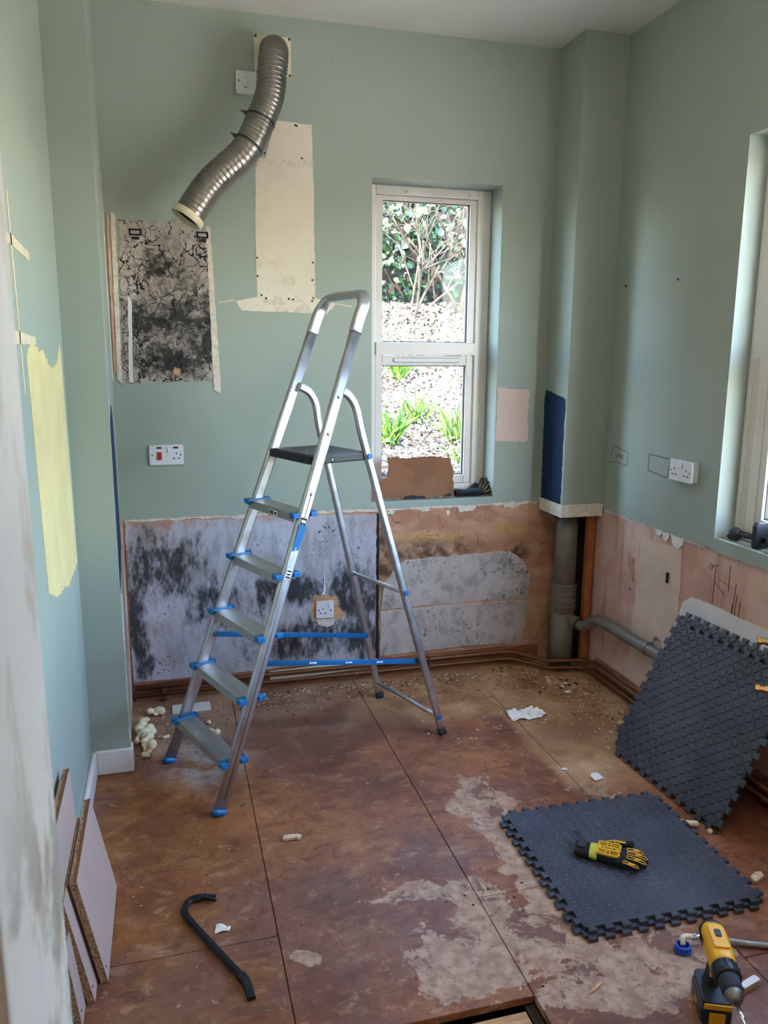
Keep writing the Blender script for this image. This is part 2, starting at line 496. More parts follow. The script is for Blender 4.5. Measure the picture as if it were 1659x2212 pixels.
def glass():
    t = NT('window_glass')
    t.t.nodes.remove(t.b)
    tr = t.n('ShaderNodeBsdfTransparent'); tr.inputs[0].default_value = (.96, .98, .97, 1)
    gl = t.n('ShaderNodeBsdfGlossy'); gl.inputs['Roughness'].default_value = .02
    fr = t.n('ShaderNodeFresnel'); fr.inputs[0].default_value = 1.45
    # faint dust film with its own shape
    nz = t.step(t.noise(3, 4), .4, .8)
    fac = t.m('ADD', t.m('MULTIPLY', fr.outputs[0], .25), t.m('MULTIPLY', nz, .01))
    mx = t.n('ShaderNodeMixShader')
    t.put(mx.inputs[0], fac); t.put(mx.inputs[1], tr.outputs[0]); t.put(mx.inputs[2], gl.outputs[0])
    t.t.links.new(mx.outputs[0], t.out.inputs[0])
    MAT['window_glass'] = t.mat
glass()
# ---- garden
def leafmat(name, stops, rough=.4, trans=0.0):
    t = NT(name)
    rnd = t.n('ShaderNodeNewGeometry').outputs['Random Per Island']
    col = t.ramp(rnd, stops)
    MAT[name] = t.done(col, rough, 0, .25)
leafmat('ivy_leaf', [(0, S(7, 14, 10)), (.5, S(15, 32, 18)), (.8, S(28, 58, 28)), (1, S(84, 112, 70))], .5)
leafmat('litter_leaf', [(0, S(14, 11, 9)), (.28, S(26, 20, 15)), (.42, S(52, 40, 30)), (.52, S(206, 188, 166)), (.82, S(228, 216, 198)), (.88, S(26, 44, 22)), (.95, S(48, 72, 36)), (1, S(230, 222, 208))], .6)
leafmat('daffodil_leaf', [(0, S(18, 42, 8)), (.5, S(38, 70, 14)), (1, S(76, 108, 30))], .4)
leafmat('pale_shoot', [(0, S(90, 110, 60)), (.5, S(170, 176, 130)), (1, S(214, 206, 180))], .5)
plain('bank_soil', S(46, 36, 28), .95, var=.3, scale=5)
plain('dark_soil', S(40, 30, 26), .95, var=.3, scale=4)
plain('bark', S(46, 36, 27), .9, var=.2, scale=20)
plain('pale_bounce', S(196, 188, 174), .95, var=.12, scale=9)
plain('brick_render', S(190, 176, 160), .9, var=.08, scale=4)

# ------------------------------------------------------------------ mesh helpers
V = Vector
class MB:
    """collects geometry, then links it as ONE mesh object"""
    def __init__(s):
        s.v = []; s.f = []; s.mi = []; s.sm = []
    def add(s, vs, fs, mi=0, smooth=False, M=None):
        o = len(s.v)
        s.v += [tuple(M @ V(q)) if M else tuple(q) for q in vs]
        for f in fs:
            s.f.append([o + i for i in f]); s.mi.append(mi); s.sm.append(smooth)
        return s
    def box(s, x0, x1, y0, y1, z0, z1, mi=0, M=None):
        vs = [(x0, y0, z0), (x1, y0, z0), (x1, y1, z0), (x0, y1, z0), (x0, y0, z1), (x1, y0, z1), (x1, y1, z1), (x0, y1, z1)]
        fs = [(0, 3, 2, 1), (4, 5, 6, 7), (0, 1, 5, 4), (1, 2, 6, 5), (2, 3, 7, 6), (3, 0, 4, 7)]
        return s.add(vs, fs, mi, False, M)
    def prism(s, poly, h0, h1, mi=0, side=None, M=None):
        """poly in local xy (counter-clockwise), extruded along local z"""
        n = len(poly); side = mi if side is None else side
        vs = [(a, b, h0) for a, b in poly] + [(a, b, h1) for a, b in poly]
        o = len(s.v)
        s.v += [tuple(M @ V(q)) if M else q for q in vs]
        s.f.append([o + i for i in range(n)][::-1]); s.mi.append(mi); s.sm.append(False)
        s.f.append([o + n + i for i in range(n)]); s.mi.append(mi); s.sm.append(False)
        for i in range(n):
            j = (i + 1) % n
            s.f.append([o + i, o + j, o + n + j, o + n + i]); s.mi.append(side); s.sm.append(False)
        return s
    def sweep(s, pts, prof, ref=(0, 0, 1), mi=0, smooth=True, scales=None, cap=True, M=None, closed=False):
        """sweep a closed 2D profile along points; profile x along ref-side, y along ref"""
        pts = [V(p) for p in pts]; ref = V(ref); n = len(prof); k = len(pts)
        rings = []
        for i, p in enumerate(pts):
            if closed:
                t = pts[(i + 1) % k] - pts[i - 1]
            else:
                t = (pts[min(i + 1, k - 1)] - pts[max(i - 1, 0)])
            t.normalize()
            sd = t.cross(ref)
            if sd.length < 1e-4:
                sd = t.cross(V((1, 0, 0)))
            sd.normalize(); u = sd.cross(t)
            q = scales[i] if scales else 1.0
            rings += [p + sd * (a * q) + u * (b * q) for a, b in prof]
        fs = []
        for i in range(k if closed else k - 1):
            a0 = i * n; b0 = ((i + 1) % k) * n
            for j in range(n):
                l = (j + 1) % n
                fs.append((a0 + j, a0 + l, b0 + l, b0 + j))
        s.add(rings, fs, mi, smooth, M)
        if cap and not closed:
            o = len(s.v) - len(rings)
            s.f.append([o + j for j in range(n)][::-1]); s.mi.append(mi); s.sm.append(False)
            s.f.append([o + (k - 1) * n + j for j in range(n)]); s.mi.append(mi); s.sm.append(False)
        return s
    def tube(s, pts, r, seg=10, mi=0, scales=None, M=None, ref=(0, 0, 1), closed=False):
        return s.sweep(pts, circ(r, seg), ref, mi, True, scales, True, M, closed)
    def lathe(s, prof, seg=24, mi=0, M=None, smooth=True, cap=True):
        """prof = [(r, z)...] turned about local z"""
        k = len(prof); vs = []; fs = []
        for r, z in prof:
            vs += [(r * math.cos(2 * math.pi * j / seg), r * math.sin(2 * math.pi * j / seg), z) for j in range(seg)]
        for i in range(k - 1):
            for j in range(seg):
                l = (j + 1) % seg
                fs.append((i * seg + j, i * seg + l, (i + 1) * seg + l, (i + 1) * seg + j))
        s.add(vs, fs, mi, smooth, M)
        if cap:
            o = len(s.v) - len(vs)
            s.f.append([o + j for j in range(seg)][::-1]); s.mi.append(mi); s.sm.append(False)
            s.f.append([o + (k - 1) * seg + j for j in range(seg)]); s.mi.append(mi); s.sm.append(False)
        return s
    def ball(s, c, r, seg=12, rings=8, mi=0, M=None):
        if not hasattr(r, '__len__'):
            r = (r, r, r)
        vs = [(c[0], c[1], c[2] + r[2])]; fs = []
        for i in range(1, rings):
            a = math.pi * i / rings
            for j in range(seg):
                b = 2 * math.pi * j / seg
                vs.append((c[0] + r[0] * math.sin(a) * math.cos(b), c[1] + r[1] * math.sin(a) * math.sin(b), c[2] + r[2] * math.cos(a)))
        vs.append((c[0], c[1], c[2] - r[2])); e = len(vs) - 1
        for j in range(seg):
            l = (j + 1) % seg
            fs.append((0, 1 + j, 1 + l))
            for i in range(rings - 2):
                fs.append((1 + i * seg + j, 1 + (i + 1) * seg + j, 1 + (i + 1) * seg + l, 1 + i * seg + l))
            fs.append((e, 1 + (rings - 2) * seg + l, 1 + (rings - 2) * seg + j))
        return s.add(vs, fs, mi, True, M)
    def build(s, name, mats, parent=None, bevel=0.0, seg=2, remesh=0.0, smooth_it=0, loc=None):
        me = bpy.data.meshes.new(name)
        me.from_pydata(s.v, [], s.f)
        if isinstance(mats, str):
            mats = [mats]
        for q in mats:
            me.materials.append(MAT[q])
        me.polygons.foreach_set('material_index', s.mi)
        me.polygons.foreach_set('use_smooth', s.sm)
        me.update()
        o = bpy.data.objects.new(name, me)
        COL.objects.link(o)
        if parent:
            o.parent = parent
        if loc:
            o.location = loc
        if remesh:
            r = o.modifiers.new('remesh', 'REMESH'); r.mode = 'VOXEL'; r.voxel_size = remesh; r.use_smooth_shade = True
            if smooth_it:
                q = o.modifiers.new('smooth', 'SMOOTH'); q.factor = .5; q.iterations = smooth_it
        if bevel:
            b = o.modifiers.new('bevel', 'BEVEL'); b.width = bevel; b.segments = seg; b.limit_method = 'ANGLE'; b.angle_limit = R(40)
            b.harden_normals = False
        return o

def circ(r, n=10):
    return [(r * math.cos(2 * math.pi * i / n), r * math.sin(2 * math.pi * i / n)) for i in range(n)]
def rrect(w, h, r, n=3):
    """rounded rectangle, centred, counter-clockwise"""
    out = []
    for cx, cy, a0 in ((w / 2 - r, h / 2 - r, 0), (-w / 2 + r, h / 2 - r, 90), (-w / 2 + r, -h / 2 + r, 180), (w / 2 - r, -h / 2 + r, 270)):
        for i in range(n + 1):
            a = R(a0 + 90 * i / n)
            out.append((cx + r * math.cos(a), cy + r * math.sin(a)))
    return out
def spline(pts, n=8):
    """Catmull-Rom through the points"""
    P = [V(p) for p in pts]; out = []
    for i in range(len(P) - 1):
        a = P[max(i - 1, 0)]; b = P[i]; c = P[i + 1]; d = P[min(i + 2, len(P) - 1)]
        for k in range(n):
            t = k / n
            out.append(.5 * ((2 * b) + (c - a) * t + (2 * a - 5 * b + 4 * c - d) * t * t + (3 * b - a - 3 * c + d) * t ** 3))
    out.append(P[-1])
    return out
def fillet(pts, r, n=5):
    """polyline with rounded corners"""
    P = [V(p) for p in pts]; out = [P[0]]
    for i in range(1, len(P) - 1):
        a = (P[i - 1] - P[i]); b = (P[i + 1] - P[i])
        q = min(r, a.length * .49, b.length * .49)
        s0 = P[i] + a.normalized() * q; s1 = P[i] + b.normalized() * q
        for k in range(n + 1):
            t = k / n
            out.append((1 - t) ** 2 * s0 + 2 * t * (1 - t) * P[i] + t * t * s1)
    out.append(P[-1])
    return out
def ragged(poly, step, amp, seed=0, closed=True, scale=40, sides=None):
    """subdivide polygon edges and push the points in and out"""
    rnd = random.Random(seed); out = []
    n = len(poly)
    for i in range(n if closed else n - 1):
        a = V((poly[i][0], poly[i][1], 0)); b = V((poly[(i + 1) % n][0], poly[(i + 1) % n][1], 0))
        d = b - a; L = d.length
        nn = V((d.y, -d.x, 0)).normalized()
        k = max(1, int(L / step)) if (sides is None or i in sides) else 1
        for j in range(k):
            p = a + d * (j / k)
            if j > 0:
                q = mnoise.noise(V((p.x * scale, p.y * scale, seed * 3.7))) * amp + rnd.uniform(-.4, .4) * amp
                p = p + nn * q
            out.append((p.x, p.y))
    if not closed:
        out.append(tuple(poly[-1][:2]))
    return out
def tag(o, label, cat=None, group=None, kind=None):
    if label: o['label'] = label
    if cat: o['category'] = cat
    if group: o['group'] = group
    if kind: o['kind'] = kind
    return o
def struct(o, label=None):
    o['kind'] = 'structure'
    if label: o['label'] = label
    return o
def thing(name, label, cat, loc=(0, 0, 0), rot=(0, 0, 0), group=None):
    e = bpy.data.objects.new(name, None)
    e.empty_display_size = .05
    COL.objects.link(e)
    e.location = loc; e.rotation_euler = rot
    tag(e, label, cat, group)
    return e
def holder(name, loc=(0, 0, 0)):
    e = bpy.data.objects.new(name, None); e.empty_display_size = .05
    COL.objects.link(e); e.location = loc
    return e
# local frames: polygon (a, b) -> wall plane
M_BACK = lambda y: Matrix(((1, 0, 0, 0), (0, 0, -1, y), (0, 1, 0, 0), (0, 0, 0, 1)))      # (x, z), out = -y
M_RIGHT = lambda x: Matrix(((0, 0, -1, x), (-1, 0, 0, 0), (0, 1, 0, 0), (0, 0, 0, 1)))    # (-y, z), out = -x
M_LEFT = lambda x: Matrix(((0, 0, 1, x), (1, 0, 0, 0), (0, 1, 0, 0), (0, 0, 0, 1)))       # (y, z), out = +x
def frame(origin, zdir, xhint=(1, 0, 0)):
    """matrix whose local z points along zdir"""
    z = V(zdir).normalized(); x = V(xhint); x = (x - z * x.dot(z))
    if x.length < 1e-4: x = V((0, 1, 0)); x = x - z * x.dot(z)
    x.normalize(); y = z.cross(x)
    m = Matrix((x, y, z)).transposed().to_4x4(); m.translation = V(origin)
    return m

# ------------------------------------------------------------------ room
BW, RW, LW, CH = 3.6, 2.03, -0.335, 2.957      # back wall y, right wall x, left wall x, ceiling height
WX0, WX1, WZ0, WZ1 = .925, 1.552, .889, 2.353  # back window opening
QY0, QY1, QZ0, QZ1 = 1.05, 2.543, .890, 2.350  # right window opening
SK = .857                                      # height where the tiles came off

# floor: chipboard sheets with open joints
fl = struct(holder('floor'))
fl['label'] = 'brown stained chipboard sheet floor with worn bare patches'
def panel(x0, x1, y0, y1, z=0.0):
    g = .0012
    b = MB().box(x0 + g, x1 - g, y0 + g, y1 - g, z - .022, z)
    o = b.build('floor_panel', ['stained_chipboard'], fl, bevel=.0012, seg=1)
    return o
JX = [-.62, .231, .826, 1.428, 2.06]
panel(-.62, .231, 1.922, 3.64); panel(-.62, .231, .2, 1.922); panel(-.62, .231, -1.35, .2)
panel(.231, .826, 1.548, 3.64); panel(.231, .826, -1.35, 1.20)
panel(.826, 1.428, 1.926, 3.64); panel(.826, 1.428, .3, 1.926); panel(.826, 1.428, -1.35, .3)
panel(1.428, 2.06, 1.52, 3.64); panel(1.428, 2.06, -1.35, 1.52)
MB().box(-.62, 2.06, -1.35, 3.64, -.34, -.32).build('subfloor', ['dark_void'], fl)
for (a, b_, c, d) in ((-.66, -.62, -1.39, 3.66), (2.06, 2.10, -1.39, 3.66), (-.62, 2.06, -1.39, -1.35), (-.62, 2.06, 3.64, 3.66)):
    MB().box(a, b_, c, d, -.34, -.001).build('underfloor_light_block', ['dark_void'], fl)  # unseen skirt added under the floor edge to stop outside light leaking in
MB().box(.231, .795, 1.450, 1.532, -.14, -.0235).build('joist', ['joist_wood'], fl, bevel=.002)
MB().box(.231, .83, 1.16, 1.20, -.14, -.024).build('joist', ['joist_wood'], fl, bevel=.002)
MB().box(.80, .826, 1.20, 1.548, -.14, -.024).build('joist', ['dark_void'], fl)
MB().box(.231, .26, 1.20, 1.548, -.14, -.024).build('joist', ['dark_void'], fl)
rnd = random.Random(5)
for (sx, sy) in ((.93, 1.90), (.98, 1.955), (.87, 1.955), (.80, 1.90), (.86, 1.57), (.79, 1.945)):
    MB().lathe([(.0045, 0), (.004, .0008)], 8, M=Matrix.Translation((sx, sy, .0))).build('floor_screw', ['pin_hole'], fl)

ce = struct(MB().box(-.75, 2.35, -1.5, 3.9, CH, CH + .2).build('ceiling', ['white_ceiling']))
ce['label'] = 'plain off-white ceiling'

# back wall: masonry, painted plaster skin with a torn lower edge, stripped band below
wb = MB()
y0, y1 = BW + .010, BW + .25
for (a, b, c, d) in ((-.75, WX0 - .012, -.34, CH), (WX1 + .012, 2.30, -.34, CH), (WX0 - .012, WX1 + .012, -.34, WZ0 - .012), (WX0 - .012, WX1 + .012, WZ1 + .012, CH)):
    wb.box(a, b, y0, y1, c, d)
wall_back = struct(wb.build('wall_back', ['glue_stained_plaster']))
wall_back['label'] = 'green painted back wall stripped to bare plaster along the bottom'
def skin_poly(x0, x1, z0, z1, seed, amp=.006):
    return ragged([(x0, z0), (x1, z0), (x1, z1), (x0, z1)], .011, amp, seed, sides=[0], scale=24)
sk = MB()
sk.prism(skin_poly(-.235, WX0, SK, CH, 1), 0, .010, 0, 1, M_BACK(BW + .010))
sk.prism([(WX0, WZ1), (WX1, WZ1), (WX1, CH), (WX0, CH)], 0, .010, 0, 1, M_BACK(BW + .010))
sk.prism(skin_poly(WX0, WX1, SK - .003, WZ0, 2, .004), 0, .010, 0, 1, M_BACK(BW + .010))
sk.prism(skin_poly(WX1, 1.815, SK, CH, 3), 0, .010, 0, 1, M_BACK(BW + .010))
def paint_sides(b):
    for i, f in enumerate(b.f):
        if b.mi[i] == 1 and sum(b.v[j][2] for j in f) / len(f) > SK + .02:
            b.mi[i] = 0
paint_sides(sk)
sk.build('painted_plaster', ['sage_paint', 'raw_edge'], wall_back)
# white torn line of old skim just under the paint
lip = [(-.205, SK - .012), (.4, SK - .010), (.95, SK - .016), (1.5, SK - .012), (1.80, SK - .014), (1.80, SK + .004), (-.205, SK + .004)]
MB().prism(ragged(lip, .012, .007, 7, sides=[0, 1, 2, 3], scale=18), 0, .005, 0, 0, M_BACK(BW + .010)).build('torn_skim_edge', ['raw_edge'], wall_back)
rnd = random.Random(11)
for (cx, cz, w, h) in ((1.20, .835, .05, .012), (1.42, .833, .10, .03), (1.66, .838, .10, .02), (1.32, .815, .02, .02), (1.02, .83, .05, .016), (.30, .842, .08, .012), (.62, .84, .1, .014)):
    pg = ragged([(cx - w / 2, cz + h / 2), (cx - w * .4, cz - h / 2), (cx + w * .3, cz - h / 2), (cx + w / 2, cz + h / 2)], .008, .006, int(cx * 100))
    MB().prism(pg, 0, .004, 0, 0, M_BACK(BW + .010)).build('skim_flake', ['raw_edge'], wall_back)
# mouldy panels on the stripped band
pg = ragged([(-.206, .035), (.05, .050), (.5, .095), (.948, .092), (.952, .825), (.62, .838), (-.202, .842)], .012, .004, 4)
MB().prism(pg, 0, .007, 0, 1, M_BACK(BW + .010)).build('mouldy_panel', ['mould_panel', 'raw_edge'], wall_back)['label'] = 'grey lower panel covered in black mould'
pg = [(.975, .105), (1.40, .112), (1.765, .105), (1.768, .30), (1.775, .47), (1.745, .535), (1.70, .575), (1.66, .602), (1.45, .598), (1.10, .588), (1.05, .555), (.99, .47), (.978, .40)]
up = [(.978, .345), (1.4, .350), (1.770, .345), (1.775, .47), (1.745, .535), (1.70, .575), (1.66, .602), (1.45, .598), (1.10, .588), (1.05, .555), (.99, .47)]
dn = [(.972, .100), (1.40, .112), (1.74, .105), (1.762, .20), (1.765, .335), (1.4, .340), (.976, .335)]
MB().prism(ragged(up, .012, .005, 5), 0, .006, 0, 1, M_BACK(BW + .010)).build('speckled_panel', ['speckled_panel', 'raw_edge'], wall_back)
MB().prism(ragged(dn, .012, .004, 6), 0, .006, 0, 1, M_BACK(BW + .010)).build('speckled_panel', ['speckled_panel', 'raw_edge'], wall_back)
MB().prism(ragged([(.952, .06), (.968, .06), (.966, .83), (.954, .83)], .02, .003, 9), 0, .004, 0, 0, M_BACK(BW + .010)).build('seam_strip', ['dark_gap'], wall_back)
# cooker splash panel above, cracked and mouldy, with torn cream strips each side
pg = ragged([(-.175, 1.452), (.06, 1.462), (.205, 1.458), (.212, 2.10), (.1, 2.125), (-.155, 2.122)], .010, .010, 14)
MB().prism(pg, 0, .003, 0, 1, M_BACK(BW)).build('cracked_panel', ['cooker_panel', 'raw_edge'], wall_back)['label'] = 'cracked grey panel black with mould'
for q, (poly, mt) in enumerate([([(.205, 1.425), (.232, 1.405), (.236, 1.43), (.214, 2.11), (.196, 2.11)], 'raw_edge'), ([(-.197, 1.47), (-.178, 1.45), (-.168, 2.145), (-.187, 2.15)], 'raw_edge'),
                                ([(-.150, 1.46), (-.134, 1.455), (-.122, 1.80), (-.136, 1.82)], 'white_gloss'), ([(-.21, 1.5), (-.199, 1.5), (-.192, 2.13), (-.203, 2.14)], 'pink_plaster')]):
    MB().prism(ragged(poly, .022, .0025, 20 + q), 0, .0045, 0, 0, M_BACK(BW)).build('paint_strip', [mt], wall_back)
MB().prism(ragged([(.03, 1.49), (.06, 1.485), (.065, 1.515), (.04, 1.525)], .008, .004, 31), 0, .006, 0, 0, M_BACK(BW)).build('filler_plug', ['joist_wood'], wall_back)
for bx in (-.118, .155):
    k = MB(); k.box(bx, bx + .05, BW - .0045, BW, 2.062, 2.069); k.box(bx, bx + .05, BW - .0045, BW, 2.082, 2.089)
    k.box(bx, bx + .007, BW - .0045, BW, 2.062, 2.089); k.box(bx + .043, bx + .05, BW - .0045, BW, 2.062, 2.089)
    k.box(bx + .01, bx + .04, BW - .0045, BW, 2.046, 2.058)
    k.build('bracket_mark', ['pin_hole'], wall_back)
# unpainted outline of the old extractor chimney
pg = [(.406, 1.828), (.312, 1.808), (.338, 1.768), (.62, 1.762), (.715, 1.760), (.758, 1.806), (.664, 1.828), (.662, 2.30), (.656, 2.548), (.50, 2.552), (.455, 2.40), (.412, 2.36), (.404, 2.1)]
chim = MB().prism(ragged(pg, .02, .0022, 41), 0, .0015, 0, 0, M_BACK(BW)).build('bare_hood_outline', ['hood_outline'], wall_back)
chim['label'] = 'cream unpainted outline of a removed cooker hood'
pg = [(.415, 2.37), (.658, 2.375), (.658, 2.405), (.42, 2.40)]
MB().prism(ragged(pg, .02, .002, 42), 0, .0022, 0, 0, M_BACK(BW)).build('filler_band', ['raw_edge'], wall_back)
for (nx, nz) in ((.585, 2.54), (.592, 2.538), (.452, 2.42), (.612, 2.41), (.410, 1.992), (.41, 1.915), (.655, 1.98), (.652, 1.905), (.425, 1.835), (.445, 1.822), (.545, 1.822), (.565, 1.82), (.655, 1.828), (.65, 1.815)):
    MB().lathe([(.0045, 0), (.0035, .004)], 8, M=frame((nx, BW - .0012, nz), (0, -1, 0))).build('wall_nail', ['pin_hole'], chim)
for (a, b) in (((.238, 1.800), (.308, 1.812)), ((.758, 1.806), (.83, 1.795))):
    MB().prism([(a[0], a[1] - .002), (b[0], b[1] - .003), (b[0], b[1] + .003), (a[0], a[1] + .002)], 0, .0015, 0, 0, M_BACK(BW)).build('scraped_line', ['cream_paint'], wall_back)
# pale paint sample beside the window
pg = ragged([(1.556, 1.168), (1.64, 1.165), (1.70, 1.160), (1.727, 1.165), (1.725, 1.30), (1.728, 1.415), (1.60, 1.424), (1.560, 1.428)], .008, .006, 50)
MB().prism(pg, 0, .0012, 0, 0, M_BACK(BW)).build('paint_sample', ['pink_patch'], wall_back)['label'] = 'pale pink paint sample square'
# window reveal lining
rv = MB()
d0, d1 = BW, BW + .25
rv.box(WX0 - .012, WX0, d0 + .0101, d1, WZ0 - .012, WZ1 + .012); rv.box(WX1, WX1 + .012, d0 + .0101, d1, WZ0 - .012, WZ1 + .012)
rv.box(WX0, WX1, d0 + .0101, d1, WZ1, WZ1 + .012); rv.box(WX0, WX1, d0 + .0101, d1, WZ0 - .012, WZ0)
rv.build('window_reveal', ['sage_paint'], wall_back)

# pipe boxing in the far right corner
BX0, BY0, BZ0 = 1.812, 3.368, .877
bxg = thing('pipe_boxing', 'green boxed-in column hiding the soil pipe in the corner', 'boxing', (BX0, BY0, BZ0))
MB().box(0, .012, .012, BW - BY0, 0, CH - BZ0).box(0, RW - BX0 - .001, 0, .012, 0, CH - BZ0).build('casing', ['sage_paint'], bxg)
pg = ragged([(.012, .0), (.218, .0), (.225, .50), (.21, .54), (.012, .505)], .012, .006, 60)
MB().prism([(-(.004 + a), b) for a, b in pg][::-1], 0, .0012, 0, 0, Matrix(((0, 0, -1, 0), (-1, 0, 0, 0), (0, 1, 0, 0), (0, 0, 0, 1)))).build('navy_sample', ['navy_paint'], bxg)['label'] = 'navy blue paint sample'
tr = MB(); tr.box(-.006, .012, -.006, BW - BY0, -.062, 0); tr.box(.012, RW - BX0, -.006, .012, -.062, 0)
tr.build('bottom_trim', ['raw_edge'], bxg, bevel=.002)

# left wall, pier and alcove return
wl = struct(MB().box(-.75, LW, .72, 2.955, -.02, CH).build('wall_left', ['sage_paint']))
wl['label'] = 'left wall painted sage green with a yellow paint sample'
top = ragged([(2.885, 1.61), (2.86, 1.60), (2.75, 1.545), (2.62, 1.535), (2.5, 1.58), (2.33, 1.60), (2.25, 1.60), (2.19, 1.575)], .01, .012, 71, closed=False)
low = ragged([(2.24, .935), (2.33, .90), (2.42, .87), (2.55, .86), (2.66, .835), (2.78, .84), (2.93, .845)], .012, .014, 70, closed=False)
MB().prism(low + top, 0, .0012, 0, 0, M_LEFT(LW)).build('paint_sample', ['yellow_paint'], wl)['label'] = 'pale yellow paint sample'
for poly in ([(2.085, 1.95), (2.115, 1.48), (2.13, 1.48), (2.105, 1.95)], [(1.96, 1.815), (2.08, 1.83), (2.36, 1.818), (2.365, 1.84), (2.1, 1.855), (1.96, 1.84)], [(1.96, 1.60), (2.36, 1.602), (2.36, 1.622), (1.96, 1.635)]):
    MB().prism(ragged(poly, .012, .003, 77), 0, .0014, 0, 0, M_LEFT(LW)).build('cream_paint_line', ['cream_paint'], wl)
pier = struct(MB().prism([(-.75, 2.955), (-.197, 2.955), (-.216, BW + .012), (-.75, BW + .012)], -.02, CH).build('wall_pier', ['sage_paint']))
pier['label'] = 'green projecting wall pier beside the alcove'
# navy sample and bare plaster edge on the pier's side (follows its slightly skewed face)
def pier_pt(t, z, off):
    a = V((-.197, 2.955, 0)); b = V((-.216, BW, 0)); d = b - a; n = V((-d.y, d.x, 0)).normalized()
    if n.x < 0: n = -n
    p = a + d * t + n * off
    return (p.x, p.y, z)
def pier_poly(name, pts, off, mat):
    b = MB(); n = len(pts)
    vs = [pier_pt(t, z, 0) for t, z in pts] + [pier_pt(t, z, off) for t, z in pts]
    fs = [list(range(n))[::-1], [n + i for i in range(n)]] + [[i, (i + 1) % n, n + (i + 1) % n, n + i] for i in range(n)]
    b.add(vs, fs)
    return b.build(name, [mat], pier)
pier_poly('navy_sample', ragged([(.04, .72), (.34, .76), (.55, .80), (.52, 1.2), (.42, 1.36), (.30, 1.39), (.06, 1.34)], .03, .015, 81), .0015, 'navy_paint')
pier_poly('torn_plaster_edge', ragged([(.05, .10), (.10, .10), (.14, .68), (.05, .70)], .03, .02, 82), .004, 'raw_edge')
pier_poly('bare_plaster', ragged([(.62, .03), (.99, .03), (.99, .86), (.70, .86), (.60, .5)], .03, .03, 83), .003, 'pink_plaster')
pier_poly('bare_plaster', ragged([(.86, 1.47), (.99, 1.47), (.99, 2.3), (.88, 2.2)], .03, .03, 84), .003, 'raw_edge')

# right wall with its window opening
wr = MB()
x0, x1 = RW + .010, RW + .25
for (a, b, c, d) in ((-1.5, QY0 - .012, -.34, CH), (QY1 + .012, BW + .25, -.34, CH), (QY0 - .012, QY1 + .012, -.34, QZ0 - .012), (QY0 - .012, QY1 + .012, QZ1 + .012, CH)):
    wr.box(x0, x1, a, b, c, d)
wall_right = struct(wr.build('wall_right', ['pink_plaster']))
wall_right['label'] = 'green painted right wall with bare pink plaster below'
sk = MB()
sk.prism(ragged([(-3.62, SK - .004), (-QY1, SK - .012), (-QY1, CH), (-3.62, CH)], .007, .006, 90, sides=[0]), 0, .010, 0, 1, M_RIGHT(RW + .010))
sk.prism([(-QY1, QZ1), (-QY0, QZ1), (-QY0, CH), (-QY1, CH)], 0, .010, 0, 1, M_RIGHT(RW + .010))
sk.prism(ragged([(-QY1, SK - .02), (-QY0, SK - .02), (-QY0, QZ0), (-QY1, QZ0)], .007, .005, 91, sides=[0]), 0, .010, 0, 1, M_RIGHT(RW + .010))
sk.prism(ragged([(-QY0, SK - .02), (1.5, SK - .02), (1.5, CH), (-QY0, CH)], .007, .004, 92, sides=[0]), 0, .010, 0, 1, M_RIGHT(RW + .010))
paint_sides(sk)
sk.build('painted_plaster', ['sage_paint', 'raw_edge'], wall_right)
rv = MB()
d0, d1 = RW + .0101, RW + .25
rv.box(d0, d1, QY1, QY1 + .012, QZ0 - .012, QZ1 + .012); rv.box(d0, d1, QY0 - .012, QY0, QZ0 - .012, QZ1 + .012)
rv.box(d0, d1, QY0, QY1, QZ1, QZ1 + .012); rv.box(d0, d1, QY0, QY1, QZ0 - .012, QZ0)
rv.build('window_reveal', ['sage_paint'], wall_right)
lip = [(-3.36, SK - .018), (-2.9, SK - .020), (-2.6, SK - .022), (-2.6, SK + .004), (-3.36, SK + .004)]
MB().prism(ragged(lip, .012, .007, 93, sides=[0, 1], scale=18), 0, .004, 0, 0, M_RIGHT(RW + .010)).build('torn_skim_edge', ['raw_edge'], wall_right)
# pale panels and filler on the stripped band
def rpatch(poly, mat, th=.003, seed=1, amp=.005, name='plaster_patch'):
    pts = [(-y, z) for y, z in poly]
    return MB().prism(ragged(pts, .012, amp, seed), 0, th, 0, 0, M_RIGHT(RW + .010)).build(name, [mat], wall_right)
rpatch([(3.07, .06), (2.72, .06), (2.735, .55), (2.74, .80), (2.84, .79), (3.03, .775), (3.06, .40)], 'pale_plaster', .003, 95)
rpatch([(2.735, .30), (1.7, .30), (1.7, .62), (2.55, .62), (2.66, .615), (2.71, .575), (2.735, .50)], 'white_gloss', .003, 96, .003)
for q, (yy, w, h) in enumerate(((2.905, .05, .028), (2.855, .05, .04), (2.775, .09, .055))):
    rpatch([(yy + w / 2, SK - .012), (yy - w / 2, SK - .012), (yy - w * .45, SK - .012 - h * .5), (yy - w * .1, SK - .012 - h), (yy + w * .3, SK - .012 - h * .8)], 'tissue', .0065, 97 + q, .003, 'filler_blob')
rpatch([(3.10, .58), (3.075, .56), (3.08, .67), (3.11, .68), (3.125, .63)], 'glue_stained_plaster', .004, 101, .004, 'filler_blob')
for (yy, zz) in ((3.10, .52), (2.86, .67), (2.885, .54), (2.55, .535), (2.84, .36), (3.08, .30)):
    MB().lathe([(.005, 0), (.004, .003)], 8, M=frame((RW + .010, yy, zz), (-1, 0, 0))).build('wall_plug', ['pin_hole'], wall_right)
MB().box(RW - .002, RW + .010, 2.815, 2.823, .63, .675).build('cable_stub', ['pin_hole'], wall_right)
rnd = random.Random(3)
